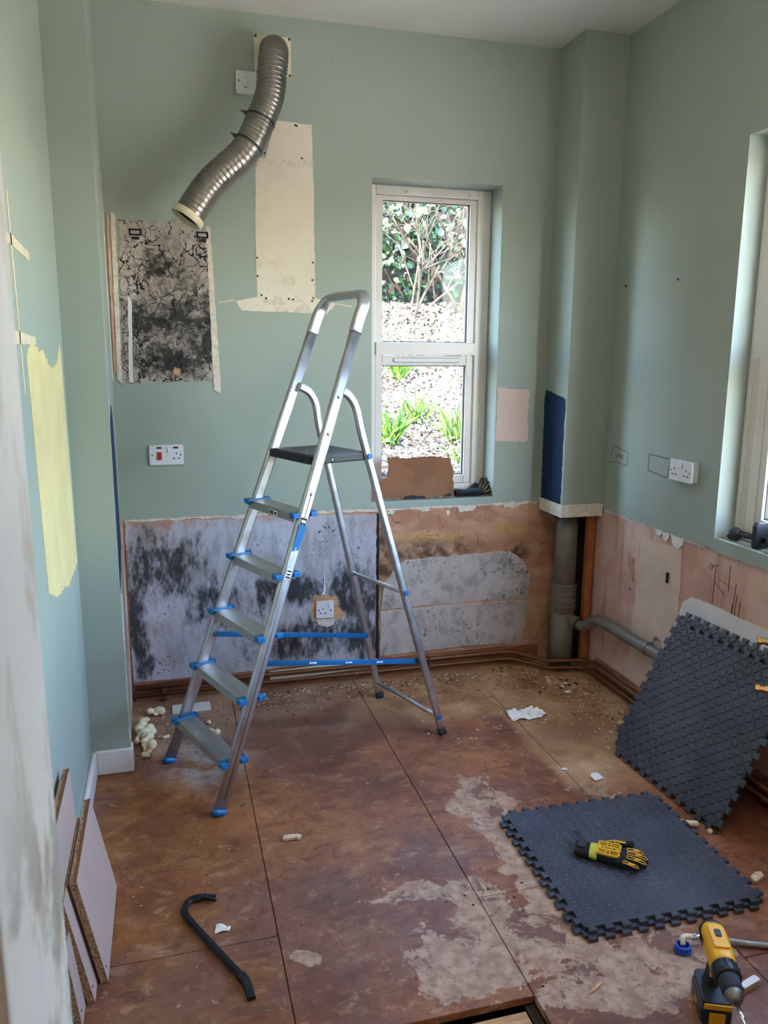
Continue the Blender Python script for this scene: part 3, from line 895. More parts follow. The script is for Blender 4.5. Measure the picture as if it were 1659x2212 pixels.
for (a, b) in (((2.53, .77), (2.535, .60)), ((2.53, .735), (2.43, .72)), ((2.53, .72), (2.47, .68)), ((2.45, .80), (2.45, .70)), ((2.41, .74), (2.42, .60)), ((2.40, .70), (2.405, .62)), ((2.42, .66), (2.425, .59)), ((2.38, .68), (2.385, .6))):
    MB().prism([(-a[0], a[1]), (-a[0] + .002, a[1]), (-b[0] + .002, b[1]), (-b[0], b[1])], 0, .0012, 0, 0, M_RIGHT(RW + .010)).build('pencil_scratch', ['dark_gap'], wall_right)
# marks on the painted part: nail holes, pen outlines for new sockets, a filler halo
for (yy, zz) in ((3.28, 1.892), (2.897, 1.889)):
    MB().lathe([(.005, 0), (.004, .004)], 8, M=frame((RW, yy, zz), (-1, 0, 0))).build('nail_hole', ['pin_hole'], wall_right)
def pen(name, strokes, mat, w=.0016):
    b = MB()
    for st in strokes:
        for i in range(len(st) - 1):
            (a0, b0), (a1, b1) = st[i], st[i + 1]
            d = V((a1 - a0, b1 - b0)); n = V((-d.y, d.x)).normalized() * w
            b.prism([(a0 + n.x, b0 + n.y), (a0 - n.x, b0 - n.y), (a1 - n.x, b1 - n.y), (a1 + n.x, b1 + n.y)], 0, .0006, 0, 0, M_RIGHT(RW))
    return b.build(name, [mat], wall_right)
pen('pen_outline', [[(-3.0101, 1.1605), (-2.8596, 1.1586), (-2.8645, 1.0828), (-2.8742, 1.0770), (-3.0101, 1.0896), (-3.0101, 1.1605)]], 'pen_blue')
pen('pen_outline', [[(-3.3160, 1.1644), (-3.2723, 1.1625), (-3.1703, 1.1469)], [(-3.3063, 1.1605), (-3.3160, 1.1042)], [(-3.1703, 1.1469), (-3.1771, 1.0848)], [(-3.3354, 1.0809), (-3.2626, 1.0945), (-3.1800, 1.0867)],
                    [(-3.2742, 1.1314), (-3.2703, 1.1159), (-3.2606, 1.1139), (-3.2567, 1.1314)], [(-3.2363, 1.1304), (-3.2470, 1.1324), (-3.2490, 1.1246), (-3.2383, 1.1207), (-3.2383, 1.1139), (-3.2490, 1.1129)],
                    [(-3.2286, 1.1324), (-3.2286, 1.1129), (-3.2160, 1.1149), (-3.2140, 1.1207), (-3.2286, 1.1236), (-3.2160, 1.1265), (-3.2160, 1.1314), (-3.2286, 1.1324)]], 'pen_dark', .0012)['label'] = 'handwritten USB in a pen box'
# small metal hook left in the plaster
hk = thing('wall_hook', 'small rusty screw eye in bare plaster under the right window', 'hook', (RW + .010, 2.520, .783), (0, 0, 0))
MB().tube([(0, 0, 0), (-.022, 0, 0)], .0022, 8).build('screw', ['dull_steel'], hk)
MB().tube([V((-.030, .009 * math.cos(a), .009 * math.sin(a))) for a in [i * math.pi / 6 for i in range(12)]], .0022, 6, closed=True, ref=(1, 0, 0)).build('eye', ['dull_steel'], hk)

# the wall with the doorway the picture is taken from, and the hall behind
wf = MB(); wf.box(-.75, -.160, .53, .72, -.02, CH); wf.box(1.40, RW + .01, .53, .72, -.02, CH); wf.box(-.160, 1.40, .53, .72, 2.1, CH)
struct(wf.build('wall_front', ['sage_paint']))['label'] = 'wall around the open doorway'
hw = MB(); hw.box(-.75, -.65, -1.5, .53, -.02, CH); hw.box(-.75, 2.3, -1.5, -1.4, -.02, CH)
struct(hw.build('wall_hall', ['white_ceiling']))['label'] = 'hall walls behind the doorway'
tj = struct(MB().box(-.160, -.120, .504, .742, 0, 2.1).build('trim_1', ['worn_door_paint'], bevel=.004))
tj['label'] = 'white painted door jamb with brown scuff marks'
struct(MB().box(1.36, 1.40, .504, .742, 0, 2.1).build('trim_2', ['worn_door_paint'], bevel=.004))
struct(MB().box(-.120, 1.36, .504, .742, 2.06, 2.1).build('trim_3', ['worn_door_paint'], bevel=.004))
# skirtings
def skirt(name, poly, mat, label):
    o = struct(MB().prism(poly, 0, .098).build(name, [mat], bevel=.006, seg=3)); o['label'] = label; return o
skirt('baseboard_left', [(LW, .74), (LW + .018, .74), (LW + .018, 2.936), (LW, 2.954)], 'white_gloss', 'white skirting board along the left wall')
skirt('baseboard_pier', [(LW + .019, 2.937), (-.185, 2.937), (-.185, 3.0), (-.1975, 3.0), (-.1975, 2.954), (LW + .001, 2.954)], 'white_gloss', 'short white skirting board on the pier')
o = struct(MB().box(-.2, 1.83, BW - .012, BW + .009, .0, .088).build('baseboard_back', ['raw_skirting_x'], bevel=.003)); o['label'] = 'bare brown timber skirting on back wall'
MB().prism([(.42, .035), (.95, .055), (.95, .1), (.42, .085)], 0, .004, 0, 0, M_BACK(BW - .0125)).build('paint_remnant', ['cream_paint'], o)
o = struct(MB().box(RW - .018, RW + .009, 1.4, 3.335, .0, .09).build('baseboard_right', ['raw_skirting_y'], bevel=.003)); o['label'] = 'bare brown timber skirting on right wall'
o = tag(MB().box(1.992, 2.030, 3.42, 3.452, .0, .872).build('corner_batten', ['orange_batten'], bevel=.002), 'upright orange brown timber batten behind the soil pipe', 'batten')
o = struct(MB().box(1.935, RW + .009, BW - .006, BW + .009, .0, .86).build('gap_shade_back', ['dark_gap'])); o['label'] = 'dark panel painted as the shaded gap behind the soil pipe'
struct(MB().box(RW + .0, RW + .009, 3.455, BW - .007, .0, .86).build('gap_shade_side', ['dark_gap']))  # both dark sheets colour in the shade of the gap behind the pipe

# ------------------------------------------------------------------ windows
def member(b, x0, x1, z0, z1, y0, y1):
    b.box(x0, x1, y0, y1, z0, z1)
def window(name, label, x0, x1, z0, z1, loc, rotz, trans, pane_up, pane_lo, vent=True):
    """built in the xz plane, room side towards -y; origin at the opening's lower corner"""
    w = struct(holder(name, loc)); w.rotation_euler = (0, 0, rotz); w['label'] = label
    f = MB()
    f.box(x0, pane_up[0] - .035, 0, .07, z0, z1); f.box(pane_up[1] + .035, x1, 0, .07, z0, z1)
    xa, xb = pane_up[0] - .035, pane_up[1] + .035
    f.box(xa, xb, 0, .07, pane_up[3] + .022, z1); f.box(xa, xb, 0, .07, z0, pane_lo[2] - .045); f.box(xa, xb, -.012, .07, trans[0], trans[1])
    f.build('frame', ['upvc'], w, bevel=.004, seg=3)
    def sash(p, nm, wd, y, hb, ht=.02):
        s = MB(); a, b, c, d = p
        s.box(a - wd, a, y, y + .05, c - hb, d + ht); s.box(b, b + wd, y, y + .05, c - hb, d + ht)
        s.box(a, b, y, y + .05, c - hb, c); s.box(a, b, y, y + .05, d, d + ht)
        o = s.build(nm, ['upvc'], w, bevel=.004, seg=3)
        g = MB(); e = .004
        g.box(a, a + e, y + .012, y + .03, c, d); g.box(b - e, b, y + .012, y + .03, c, d); g.box(a + e, b - e, y + .012, y + .03, c, c + e); g.box(a + e, b - e, y + .012, y + .03, d - e, d)
        g.build('gasket', ['gasket'], o)
        return o
    sash(pane_up, 'bead', .0345, .012, .002)
    lo = sash(pane_lo, 'sash', .0345, .004, .044, trans[0] - pane_lo[3] - .0005)
    for p in (pane_up, pane_lo):
        MB().box(p[0], p[1], .034, .038, p[2], p[3]).build('pane', ['window_glass'], w)
    if vent:
        a, b = pane_lo[0] + .055, pane_lo[1] - .038
        z = pane_lo[3] + .026
        v = MB(); v.prism([(q[0] + (a + b) / 2, q[1] + z) for q in rrect(b - a, .020, .009, 5)], 0, .010, 0, 0, M_BACK(.004))
        MB().prism([(q[0] + (a + b) / 2, q[1] + z) for q in rrect(b - a + .005, .0235, .010, 5)], 0, .0015, 0, 0, M_BACK(.0045)).build('vent_shadow_outline', ['upvc_shadow_gap'], w)  # dark plate draws the shadow line around the vent
        vo = v.build('trickle_vent', ['upvc'], w, bevel=.002)
        MB().prism([(q[0] + (a + b) / 2, q[1] + z) for q in rrect(b - a - .02, .010, .004, 5)], 0, .003, 0, 0, M_BACK(-.0065)).build('vent_slider', ['white_plastic'], vo)
    return w
# back window: frame 0.13 m inside the reveal
WY = BW + .13
w1 = window('window_1', 'white plastic sash window in the back wall looking on the garden bank', WX0 + .0005, WX1 - .0005, WZ0 + .0005, WZ1 - .0005, (0, WY, 0), 0, (1.580, 1.640), (1.012, 1.449, 1.642, 2.288), (1.012, 1.443, .985, 1.530))
for hx in (1.125, 1.435):
    h = MB(); h.lathe([(.006, 0), (.006, .006), (.003, .007), (.003, .02)], 10, M=frame((hx, 0, 2.325), (0, -1, 0)))
    h.tube([V((hx, -.02, 2.325)) + V((.009 * math.sin(a), 0, .009 * math.cos(a) - .009)) for a in [R(20 * i) for i in range(13)]], .0022, 6, ref=(0, 1, 0))
    h.build('blind_hook', ['white_plastic'], w1)
# right window: same maker, seen edge-on
w2 = window('window_2', 'white plastic window in the right wall at the picture edge', -QY1 + .0005, -QY0 - .0005, QZ0 + .0005, QZ1 - .0005, (RW + .085, 0, 0), R(-90), (1.575, 1.635), (-2.405, -1.19, 1.637, 2.285), (-2.405, -1.19, .985, 1.530))
b = MB()
for yy in (-2.515, -2.503, -2.491):
    b.box(yy, yy + .005, -.004, .0, .90, 1.575)
b.build('frame_beading', ['upvc'], w2, bevel=.0015)

# ------------------------------------------------------------------ step ladder
lad = thing('step_ladder', 'tall aluminium step ladder with five treads and blue plastic fittings', 'ladder', (.0265, 2.767, 0), (0, 0, math.atan2(.36403, .93139)))
SL = .383                                   # lean of the front stiles
sw = lambda z: .2255 - .046 * z             # half width at height z
fs = lambda z: SL * z
STILE = rrect(.024, .044, .009, 4)
for sg in (1, -1):
    pts = [(fs(z), sg * sw(z), z) for z in (.012, .4, .8, 1.2, 1.70)]
    st = MB().sweep(pts, [(a, b) for a, b in STILE], (1, 0, 0)).build('stile', ['aluminium'], lad)
    # pressed groove along the outer face
    gp = [(fs(z), sg * (sw(z) + .0118), z) for z in (.06, .6, 1.1)]
    MB().sweep(gp, rrect(.0016, .004, .0007, 2), (1, 0, 0)).build('groove', ['dull_steel'], st)
    fp = [(fs(z), sg * sw(z), z) for z in (.0, .022)]
    MB().sweep(fp, rrect(.028, .049, .008, 4), (1, 0, 0)).build('foot', ['blue_plastic'], lad)
# handrail loop joining the stiles at the top
zt = 1.66
loop = [(fs(zt), sw(zt), zt), (fs(1.72), sw(1.72), 1.72), (fs(1.755) + .006, sw(1.72) - .004, 1.76), (fs(1.775) + .012, sw(1.72) - .035, 1.795), (fs(1.79) + .012, 0.05, 1.80)]
loop = loop + [(a, -b, c) for a, b, c in loop[::-1]]
MB().sweep(spline(loop, 6), rrect(.028, .050, .013, 5), (1, 0, .35)).build('hand_rail', ['aluminium'], lad)
for sg in (1, -1):
    for z in (1.43, 1.30, 1.09):
        MB().lathe([(.006, 0), (.005, .003), (.002, .004)], 10, M=frame((fs(z), sg * (sw(z) + .0117), z), (0, sg, 0))).build('rivet', ['dull_steel'], lad)
# treads
for k in range(5):
    z = .178 + .211 * k
    s0 = fs(z) - .036; s1 = fs(z) + .039; w = sw(z) - .0125
    prof = [(s0, z - .030), (s0 + .004, z - .030), (s0 + .004, z - .006), (s1 - .004, z - .006), (s1 - .004, z - .024), (s1, z - .024), (s1, z)]
    n = 9
    for j in range(n):
        q = s1 - (s1 - s0) * (j + .25) / n
        prof += [(q, z), (q - .001, z + .0016), (q - .0045, z + .0016), (q - .0055, z)]
    prof += [(s0, z)]
    b = MB()
    M = Matrix(((1, 0, 0, 0), (0, 0, -1, 0), (0, 1, 0, 0), (0, 0, 0, 1)))
    b.prism(prof, -w, w, 0, 0, M)
    td = b.build('tread', ['tread_aluminium'], lad)
    for sg in (1, -1):
        c = MB()
        yb = sg * (w - .010); ye = sg * (w + .003)
        ya, yb2 = min(yb, ye), max(yb, ye)
        c.box(s0 - .010, s1 + .010, ya, yb2, z - .004, z + .006)
        c.box(s0 - .012, s0, ya, yb2, z - .016, z + .006)
        c.box(s1, s1 + .010, ya, yb2, z - .014, z + .006)
        # lugs that wrap the stile in front and behind
        yl0, yl1 = (w - .002, w + .026) if sg > 0 else (-w - .026, -w + .002)
        c.box(s0 - .014, fs(z) - .0235, yl0, yl1, z - .012, z + .006)
        c.box(fs(z) + .0235, s1 + .012, yl0, yl1, z - .012, z + .006)
        c.build('tread_cap', ['blue_plastic'], td, bevel=.002)
    if k == 4:
        st_ = MB().box(s0 - .0008, s0, -.05, .01, z - .027, z - .008).build('tread_sticker', ['white_plastic'], td)
        for (a, b2, c0, c1) in ((-.018, -.004, -.025, -.011), (-.044, -.028, -.022, -.014), (-.001, .006, -.023, -.013)):
            MB().box(s0 - .0012, s0 - .0008, a, b2, z + c0, z + c1).build('sticker_print', ['pin_hole'], td)
# platform
pz = 1.212
pb = MB().box(.440, .690, -.150, .150, pz - .004, pz + .008)
pb.box(.440, .690, -.152, -.144, pz - .022, pz + .008).box(.440, .690, .144, .152, pz - .022, pz + .008).box(.436, .444, -.15, .15, pz - .022, pz + .010).box(.686, .694, -.15, .15, pz - .022, pz + .008)
plat = pb.build('platform', ['black_plastic'], lad, bevel=.004)
MB().box(.450, .682, -.140, .140, pz + .008, pz + .0105).build('platform_mat', ['splattered_tray'], plat)
MB().lathe([(.005, 0), (.003, .003)], 8, M=frame((.53, -.1525, pz - .008), (0, -1, 0))).build('platform_rivet', ['chrome'], plat)
# rear legs
rs = lambda z: 1.0329 - .2845 * z
rw_ = lambda z: .2254 - .073 * z + .0105 * z * z
for sg in (1, -1):
    path = [(rs(z), sg * rw_(z), z) for z in (.01, .3, .6, .9, 1.15, 1.30)]
    path += [(.648, sg * .142, 1.375), (.632, sg * .140, 1.412), (.606, sg * .139, 1.440), (.566, sg * .1385, 1.458)]
    lg = MB().sweep(spline(path, 4), rrect(.022, .033, .010, 4), (1, 0, .15)).build('rear_leg', ['aluminium'], lad)
    MB().sweep([(rs(0), sg * rw_(0), 0), (rs(.025), sg * rw_(.025), .025)], rrect(.026, .037, .008, 4), (1, 0, 0)).build('foot', ['black_rubber'], lad)
    for z in (.084, .647, 1.205):
        MB().lathe([(.0115, 0), (.0115, .003), (.009, .0055)], 16, M=frame((rs(z), sg * (rw_(z) + .0108), z), (0, sg, 0))).build('bar_plug', ['blue_plastic'], lg)
    # blue brace between front and rear
    a = V((fs(.50) + .008, sg * (sw(.5) - .0165), .502)); c = V((rs(.337) - .002, sg * (rw_(.337) + .0155 - .031), .337))
    br = MB().sweep([a, c], rrect(.003, .021, .001, 2), (0, 0, 1)).build('brace', ['blue_plastic'], lad)
    for e in (a, c):
        MB().lathe([(.007, 0), (.006, .003)], 10, M=frame(e + V((0, -sg * .0015, 0)), (0, -sg, 0))).build('brace_rivet', ['chrome'], br)
    if sg < 0:
        for t in (.28, .50, .70):
            p = a.lerp(c, t); d = (c - a).normalized()
            for s_ in (0, .012, .022):
                q = p + d * s_
                M = frame(q + V((0, -.0016, 0)), (0, -1, 0), d)
                MB().prism([(-.005, -.004 + .001 * (s_ > .01)), (.005, -.004), (.004, .004), (-.004, .003)], 0, .0006, 0, 0, M).build('brace_print', ['white_plastic'], br)
# cross bars
for z in (.084, .647):
    MB().tube([(rs(z), rw_(z) - .010, z), (rs(z), -rw_(z) + .010, z)], .0085, 12).build('cross_bar', ['aluminium'], lad)
MB().tube([(.684, .150, 1.205), (.684, -.150, 1.205)], .006, 10).build('platform_pivot', ['dull_steel'], lad)
# labels stuck on the outer face of the right-hand stile
def stile_label(z0, z1, w0, mat, name, lift):
    z = (z0 + z1) / 2
    up = V((SL, .046, 1)).normalized()
    M = frame((fs(z), -(sw(z) + .0121 + lift), z), (0, -1, 0), (1, 0, -SL))
    hl = (z1 - z0) / 2 / up.z
    return MB().prism([(-w0, -hl), (w0, -hl), (w0, hl), (-w0, hl)], -.002, .0004, 0, 0, M).build(name, [mat], lad)
stile_label(.835, .985, .0135, 'blue_plastic', 'blue_sticker', .0002)
stile_label(.905, .935, .009, 'aluminium', 'sticker_tear', .0006)
stile_label(.985, 1.008, .012, 'pin_hole', 'badge', .0003)
stile_label(.992, 1.001, .009, 'white_plastic', 'badge_print', .0008)
stile_label(.795, .833, .012, 'white_plastic', 'white_sticker', .0002)
for i, (dz, w0) in enumerate(((.802, .009), (.812, .007), (.823, .009))):
    stile_label(dz, dz + .005, w0, 'pin_hole', 'sticker_print', .0008)

# ------------------------------------------------------------------ extractor duct
du = thing('extractor_duct', 'flexible silver foil extractor duct hanging from the vent plate', 'duct', (.495, BW - .008, 2.795))
path = [(.495, 3.592, 2.797), (.493, 3.555, 2.797), (.487, 3.505, 2.788), (.480, 3.465, 2.755), (.472, 3.450, 2.70), (.462, 3.445, 2.62), (.443, 3.440, 2.56), (.418, 3.435, 2.505), (.395, 3.430, 2.455), (.368, 3.425, 2.405),
        (.328, 3.420, 2.355), (.275, 3.415, 2.308), (.225, 3.41, 2.262), (.185, 3.405, 2.215), (.152, 3.40, 2.168), (.118, 3.395, 2.118)]
pp = spline(path, 44)
o0 = V((.495, BW - .008, 2.795))
acc = 0; sc = []; prev = pp[0]; tot = sum((pp[i + 1] - pp[i]).length for i in range(len(pp) - 1))
for p in pp:
    acc += (p - prev).length; prev = p
    u = acc / tot
    per = .0165 if u < .55 else .0205
    q = (acc % per) / per
    rib = 1.0 + (.030 if u > .16 else .012) * max(0, 1 - abs(q - .5) * 6) + .006 * math.sin(acc * 2 * math.pi / .0042)
    sc.append(rib)
MB().sweep([p - o0 for p in pp], circ(.0585, 40), (0, 1, .2), 0, True, sc, False).build('foil_hose', ['duct_foil'], du)
MB().sweep([p - o0 for p in pp], circ(.0555, 28)[::-1], (0, 1, .2), 0, True, None, False).build('hose_lining', ['duct_foil'], du)
# plastic collar at the open end
e1 = V(path[-1]) - o0; ed = (V(path[-1]) - V(path[-2])).normalized()
Mc = frame(e1 - ed * .012, ed)
MB().lathe([(.0595, 0), (.0625, .001), (.066, .003), (.067, .030), (.0645, .031), (.0615, .028), (.0595, .0)], 40, M=Mc, cap=False).build('end_collar', ['cream_plastic'], du)
for (i, tail) in ((7, 1), (9, 1)):
    p = V(path[i]) - o0; t = (V(path[i + 1]) - V(path[i - 1])).normalized()
    M = frame(p, t, (1, 0, 0))
    ct = MB()
    ct.sweep([M @ V((.0605 * math.cos(a), .0605 * math.sin(a), 0)) for a in [2 * math.pi * j / 40 for j in range(40)]], rrect(.0022, .006, .0008, 2), t, 0, True, None, False, None, True)
    ct.box(-.071, -.058, -.012, .002, -.005, .005, M=M)
    ct.box(-.084, -.070, -.009, -.005, -.0025, .0025, M=M)
    ct.build('cable_tie', ['black_plastic'], du)
vp = thing('vent_plate', 'square cream vent plate screwed high on the back wall', 'vent plate', (.495, BW, 2.801))
pl = MB()
ring = circ(.058, 32)
sq = [(-.0765, -.0765), (.0765, -.0765), (.0765, .0765), (-.0765, .0765)]
pl.prism(sq, 0, .004, 0, 0, M_BACK(-.0002))
pl.build('plate', ['cream_plastic'], vp, bevel=.001)
for sx in (-1, 1):
    for sz in (-1, 1):
        MB().lathe([(.0055, 0), (.005, .002), (.002, .003)], 10, M=frame((sx * .070, -.004, sz * .070), (0, -1, 0))).build('screw', ['pin_hole'], vp)

# ------------------------------------------------------------------ sockets
def plate(par, w, h, d, mat='white_plastic'):
    return MB().prism([(q[0], q[1]) for q in rrect(w, h, .005, 3)], 0, d, 0, 0, M_BACK(-.0003)).build('faceplate', [mat], par, bevel=.002, seg=3)
def pin(par, x, z, w, h, y):
    MB().box(x - w / 2, x + w / 2, y - .0006, y + .001, z - h / 2, z + h / 2).build('pin_slot', ['pin_hole'], par)
def screw(par, x, z, y):
    MB().lathe([(.0042, 0), (.0036, .0012)], 12, M=frame((x, y, z), (0, -1, 0))).build('screw', ['dull_steel'], par)
def rocker(par, x, z, w, h, y, mat='white_plastic'):
    b = MB(); b.prism([(y, z - h / 2), (y - .0065, z - h / 2), (y - .002, z + h / 2), (y, z + h / 2)], x - w / 2, x + w / 2, 0, 0, Matrix(((0, 0, 1, 0), (1, 0, 0, 0), (0, 1, 0, 0), (0, 0, 0, 1))))
    b.build('rocker', [mat], par, bevel=.0012)
def outlet(par, x, z, y):
    pin(par, x, z + .011, .004, .009, y); pin(par, x - .011, z - .011, .008, .005, y); pin(par, x + .011, z - .011, .008, .005, y)
ck = thing('cooker_socket', 'white cooker control plate with red switch and socket on back wall', 'socket', (-.010, BW, 1.142))
plate(ck, .146, .088, .010)
screw(ck, -.0605, -.0, -.0103); screw(ck, .0605, 0, -.0103)
rocker(ck, -.0300, -.003, .020, .034, -.0103, 'red_rocker'); rocker(ck, .010, .021, .009, .022, -.0103)
for x in (-.0305, .0405):
    MB().box(x - .0105, x + .0105, -.0112, -.009, .028, .036).build('neon', ['neon_red'], ck)
outlet(ck, .0425, -.004, -.0103)
fu = thing('fused_switch', 'white fused switch plate half hidden behind the foil duct', 'switch', (.380, BW, 2.683))
bx_ = MB().prism(rrect(.086, .086, .004), 0, .022, 0, 0, M_BACK(-.0003)).build('back_box', ['white_plastic'], fu, bevel=.002)
MB().prism(rrect(.087, .087, .004), 0, .006, 0, 0, M_BACK(-.0230)).build('faceplate', ['white_plastic'], fu, bevel=.0015)
screw(fu, -.030, .004, -.0295)
fr_ = MB()
fr_.box(-.012, .006, -.0305, -.0288, -.018, .019); fr_.build('fuse_carrier', ['white_plastic'], fu, bevel=.001)
MB().box(-.009, -.002, -.0312, -.0300, .017, .019).build('label_mark', ['pin_hole'], fu)
MB().box(-.009, .001, -.0312, -.0300, -.022, -.0195).build('label_mark', ['pin_hole'], fu)
ls = thing('low_socket', 'dirty single white socket low in the mouldy panel', 'socket', (.694, BW + .003, .371), (0, R(1), 0))
plate(ls, .087, .086, .012)
outlet(ls, -.010, -.006, -.0123); screw(ls, -.0305, -.002, -.0123); screw(ls, .028, -.004, -.0123); rocker(ls, .022, .022, .010, .022, -.0123)
rg = ragged([(-.060, -.050), (-.02, -.055), (.07, -.06), (.10, -.04), (.075, 0), (.062, .05), (.02, .068), (-.055, .075), (-.062, .0)], .012, .007, 130)
MB().prism(rg, 0, .0022, 0, 0, M_BACK(.0005)).build('torn_plaster', ['joist_wood'], ls)
rg = ragged([(-.045, -.05), (-.03, -.078), (.01, -.092), (.045, -.08), (.055, -.05)], .01, .004, 131)
MB().prism(rg, 0, .004, 0, 0, M_BACK(.0005)).build('filler', ['raw_edge'], ls)
MB().prism([(-.020, .07), (-.005, .075), (.004, .07), (0, .14), (-.006, .2), (-.010, .2), (-.004, .14), (-.008, .09)], 0, .0035, 0, 0, M_BACK(.0005)).build('filler_run', ['white_plastic'], ls)
rs_ = thing('double_socket', 'white double socket on the green right wall beside pen outlines', 'socket', (RW, 2.738, 1.126), (0, 0, R(-90)))
MB().prism(rrect(.140, .080, .003), 0, .024, 0, 0, M_BACK(-.0003)).build('back_box', ['white_plastic'], rs_, bevel=.002)
MB().prism(rrect(.146, .086, .005), 0, .010, 0, 0, M_BACK(-.0250)).build('faceplate', ['white_plastic'], rs_, bevel=.002)
for sx in (-1, 1):
    outlet(rs_, sx * .038, -.006, -.0354); screw(rs_, sx * .0605, -.002, -.0354); rocker(rs_, sx * .007, .024, .011, .024, -.0354)

# ------------------------------------------------------------------ pipes
SX, SY = 1.905, 3.478
sp = thing('soil_pipe', 'grey plastic soil pipe with ribbed coupling and side waste pipe', 'pipe', (SX, SY, 0))
MB().lathe([(.0575, .0), (.0575, .30)], 36).build('stack', ['grey_pipe'], sp)
MB().lathe([(.0545, .30), (.0545, .862)], 36).build('stack', ['grey_pipe'], sp)
cp = MB().lathe([(.0575, .30), (.061, .318), (.061, .44), (.0575, .452), (.0545, .453)], 36, cap=False).build('coupling', ['grey_pipe'], sp)
for z in (.322, .335, .366, .398, .430, .444):
    MB().tube([V((.062 * math.cos(a), .062 * math.sin(a), z)) for a in [2 * math.pi * j / 36 for j in range(36)]], .0035, 8, closed=True).build('coupling_rib', ['grey_pipe'], cp)
# boss and waste branch: out of the stack, up the swan neck, then along the right wall
br = [(.035, -.030, .262), (.052, -.062, .255)]
MB().tube([(.030, -.022, .264), (.050, -.068, .252)], .034, 24).build('boss', ['grey_pipe'], sp)
MB().tube([V((.050, -.068, .252)) + V((0, 0, 0))] + [V((.0523, -.0735, .2505))], .0345, 24).build('boss_seal', ['rubber_seal'], sp)
wp = fillet([(.045, -.055, .256), (.064, -.105, .245), (.088, -.190, .315), (.088, -.26, .316), (.088, -2.10, .330)], .045, 8)
wb_ = MB().tube(wp, .0275, 20).build('waste_branch', ['grey_pipe'], sp)
for yy in (-.62, -1.5):
    ring = [V((.088 + .0295 * math.cos(a), yy, .320 + .0295 * math.sin(a))) for a in [2 * math.pi * j / 24 for j in range(24)]]
    k = MB().sweep(ring, rrect(.003, .010, .001, 2), (0, 1, 0), 0, True, None, False, None, True)
    k.tube([(.100, yy, .345), (.125, yy, .362)], .004, 8); k.lathe([(.009, 0), (.009, .01)], 10, M=frame((.1255, yy, .364), (-1, 0, 0)))
    k.build('pipe_clip', ['dull_steel'], wb_)
# two heating pipes round the skirting
def hpipe(name, off, z, label):
    e = thing(name, label, 'pipe', (1.0, BW - .03, 0))
    o = V((1.0, BW - .03, 0))
    r = .0095 if off > 0 else .011
    a = BW - .024 - off * .3
    pts = [(-.195, a, z), (.4, a, z + .004), (1.66, a, z), (1.790, a - .115, z - .008), (1.800, a - .150, z - .008), (1.985 - off * .3, a - .190, z - .008), (1.996 - off * .4, a - .24, z), (2.0 - off * .4, 1.5, z)]
    pts = fillet(pts, .035, 6)
    p = MB().tube([V(q) - o for q in pts], r, 14).build('pipe_run', ['copper_dirty'], e)
    return e
h1 = hpipe('heating_pipe', .0, .070, 'upper of the two brown heating pipes along the skirting')
h2 = hpipe('heating_pipe', .012, .034, 'lower of the two brown heating pipes along the skirting')
for e, z in ((h1, .070), (h2, .034)):
    for xx in (-.62, .22):
        b = MB().box(xx - .006, xx + .006, -.012, .018, z - .014, z + .014)
        b.build('pipe_clip', ['copper_dirty'], e, bevel=.002)
b = MB().box(.975, 1.010, -.75, -.742, .018, .090); b.build('pipe_clip', ['copper_dirty'], h1, bevel=.002)
for e, z in ((h1, .055), (h2, .012)):
    MB().lathe([(.010, 0), (.010, .022)], 10, M=frame((-1.07, -.0, z), (0, -1, 0))).build('compression_stub', ['copper_dirty'], e)
# brass tails at the right edge of the view
tt = thing('brass_tap_tails', 'pair of capped copper pipe stubs with brass fittings by the right wall', 'pipe stub', (1.800, 1.884, 0))
for (dx, dy, z) in ((-.03, .0, .712), (-.03, -.012, .560)):
    p = fillet([(.05, -.02 + dy, 0), (.05, -.02 + dy, z), (dx - .0, .045 + dy, z)], .02, 5)
    MB().tube(p, .0075, 12).build('copper_tail', ['copper_dirty'], tt)
    d = V((dx - .05, .065, 0)).normalized()
    M = frame(V((dx, .045 + dy, z)) - d * .012, d)
    MB().lathe([(.013, 0), (.013, .016), (.010, .017), (.010, .028), (.014, .029), (.014, .042), (.006, .043)], 6, M=M, smooth=False).build('brass_nut', ['brass'], tt)

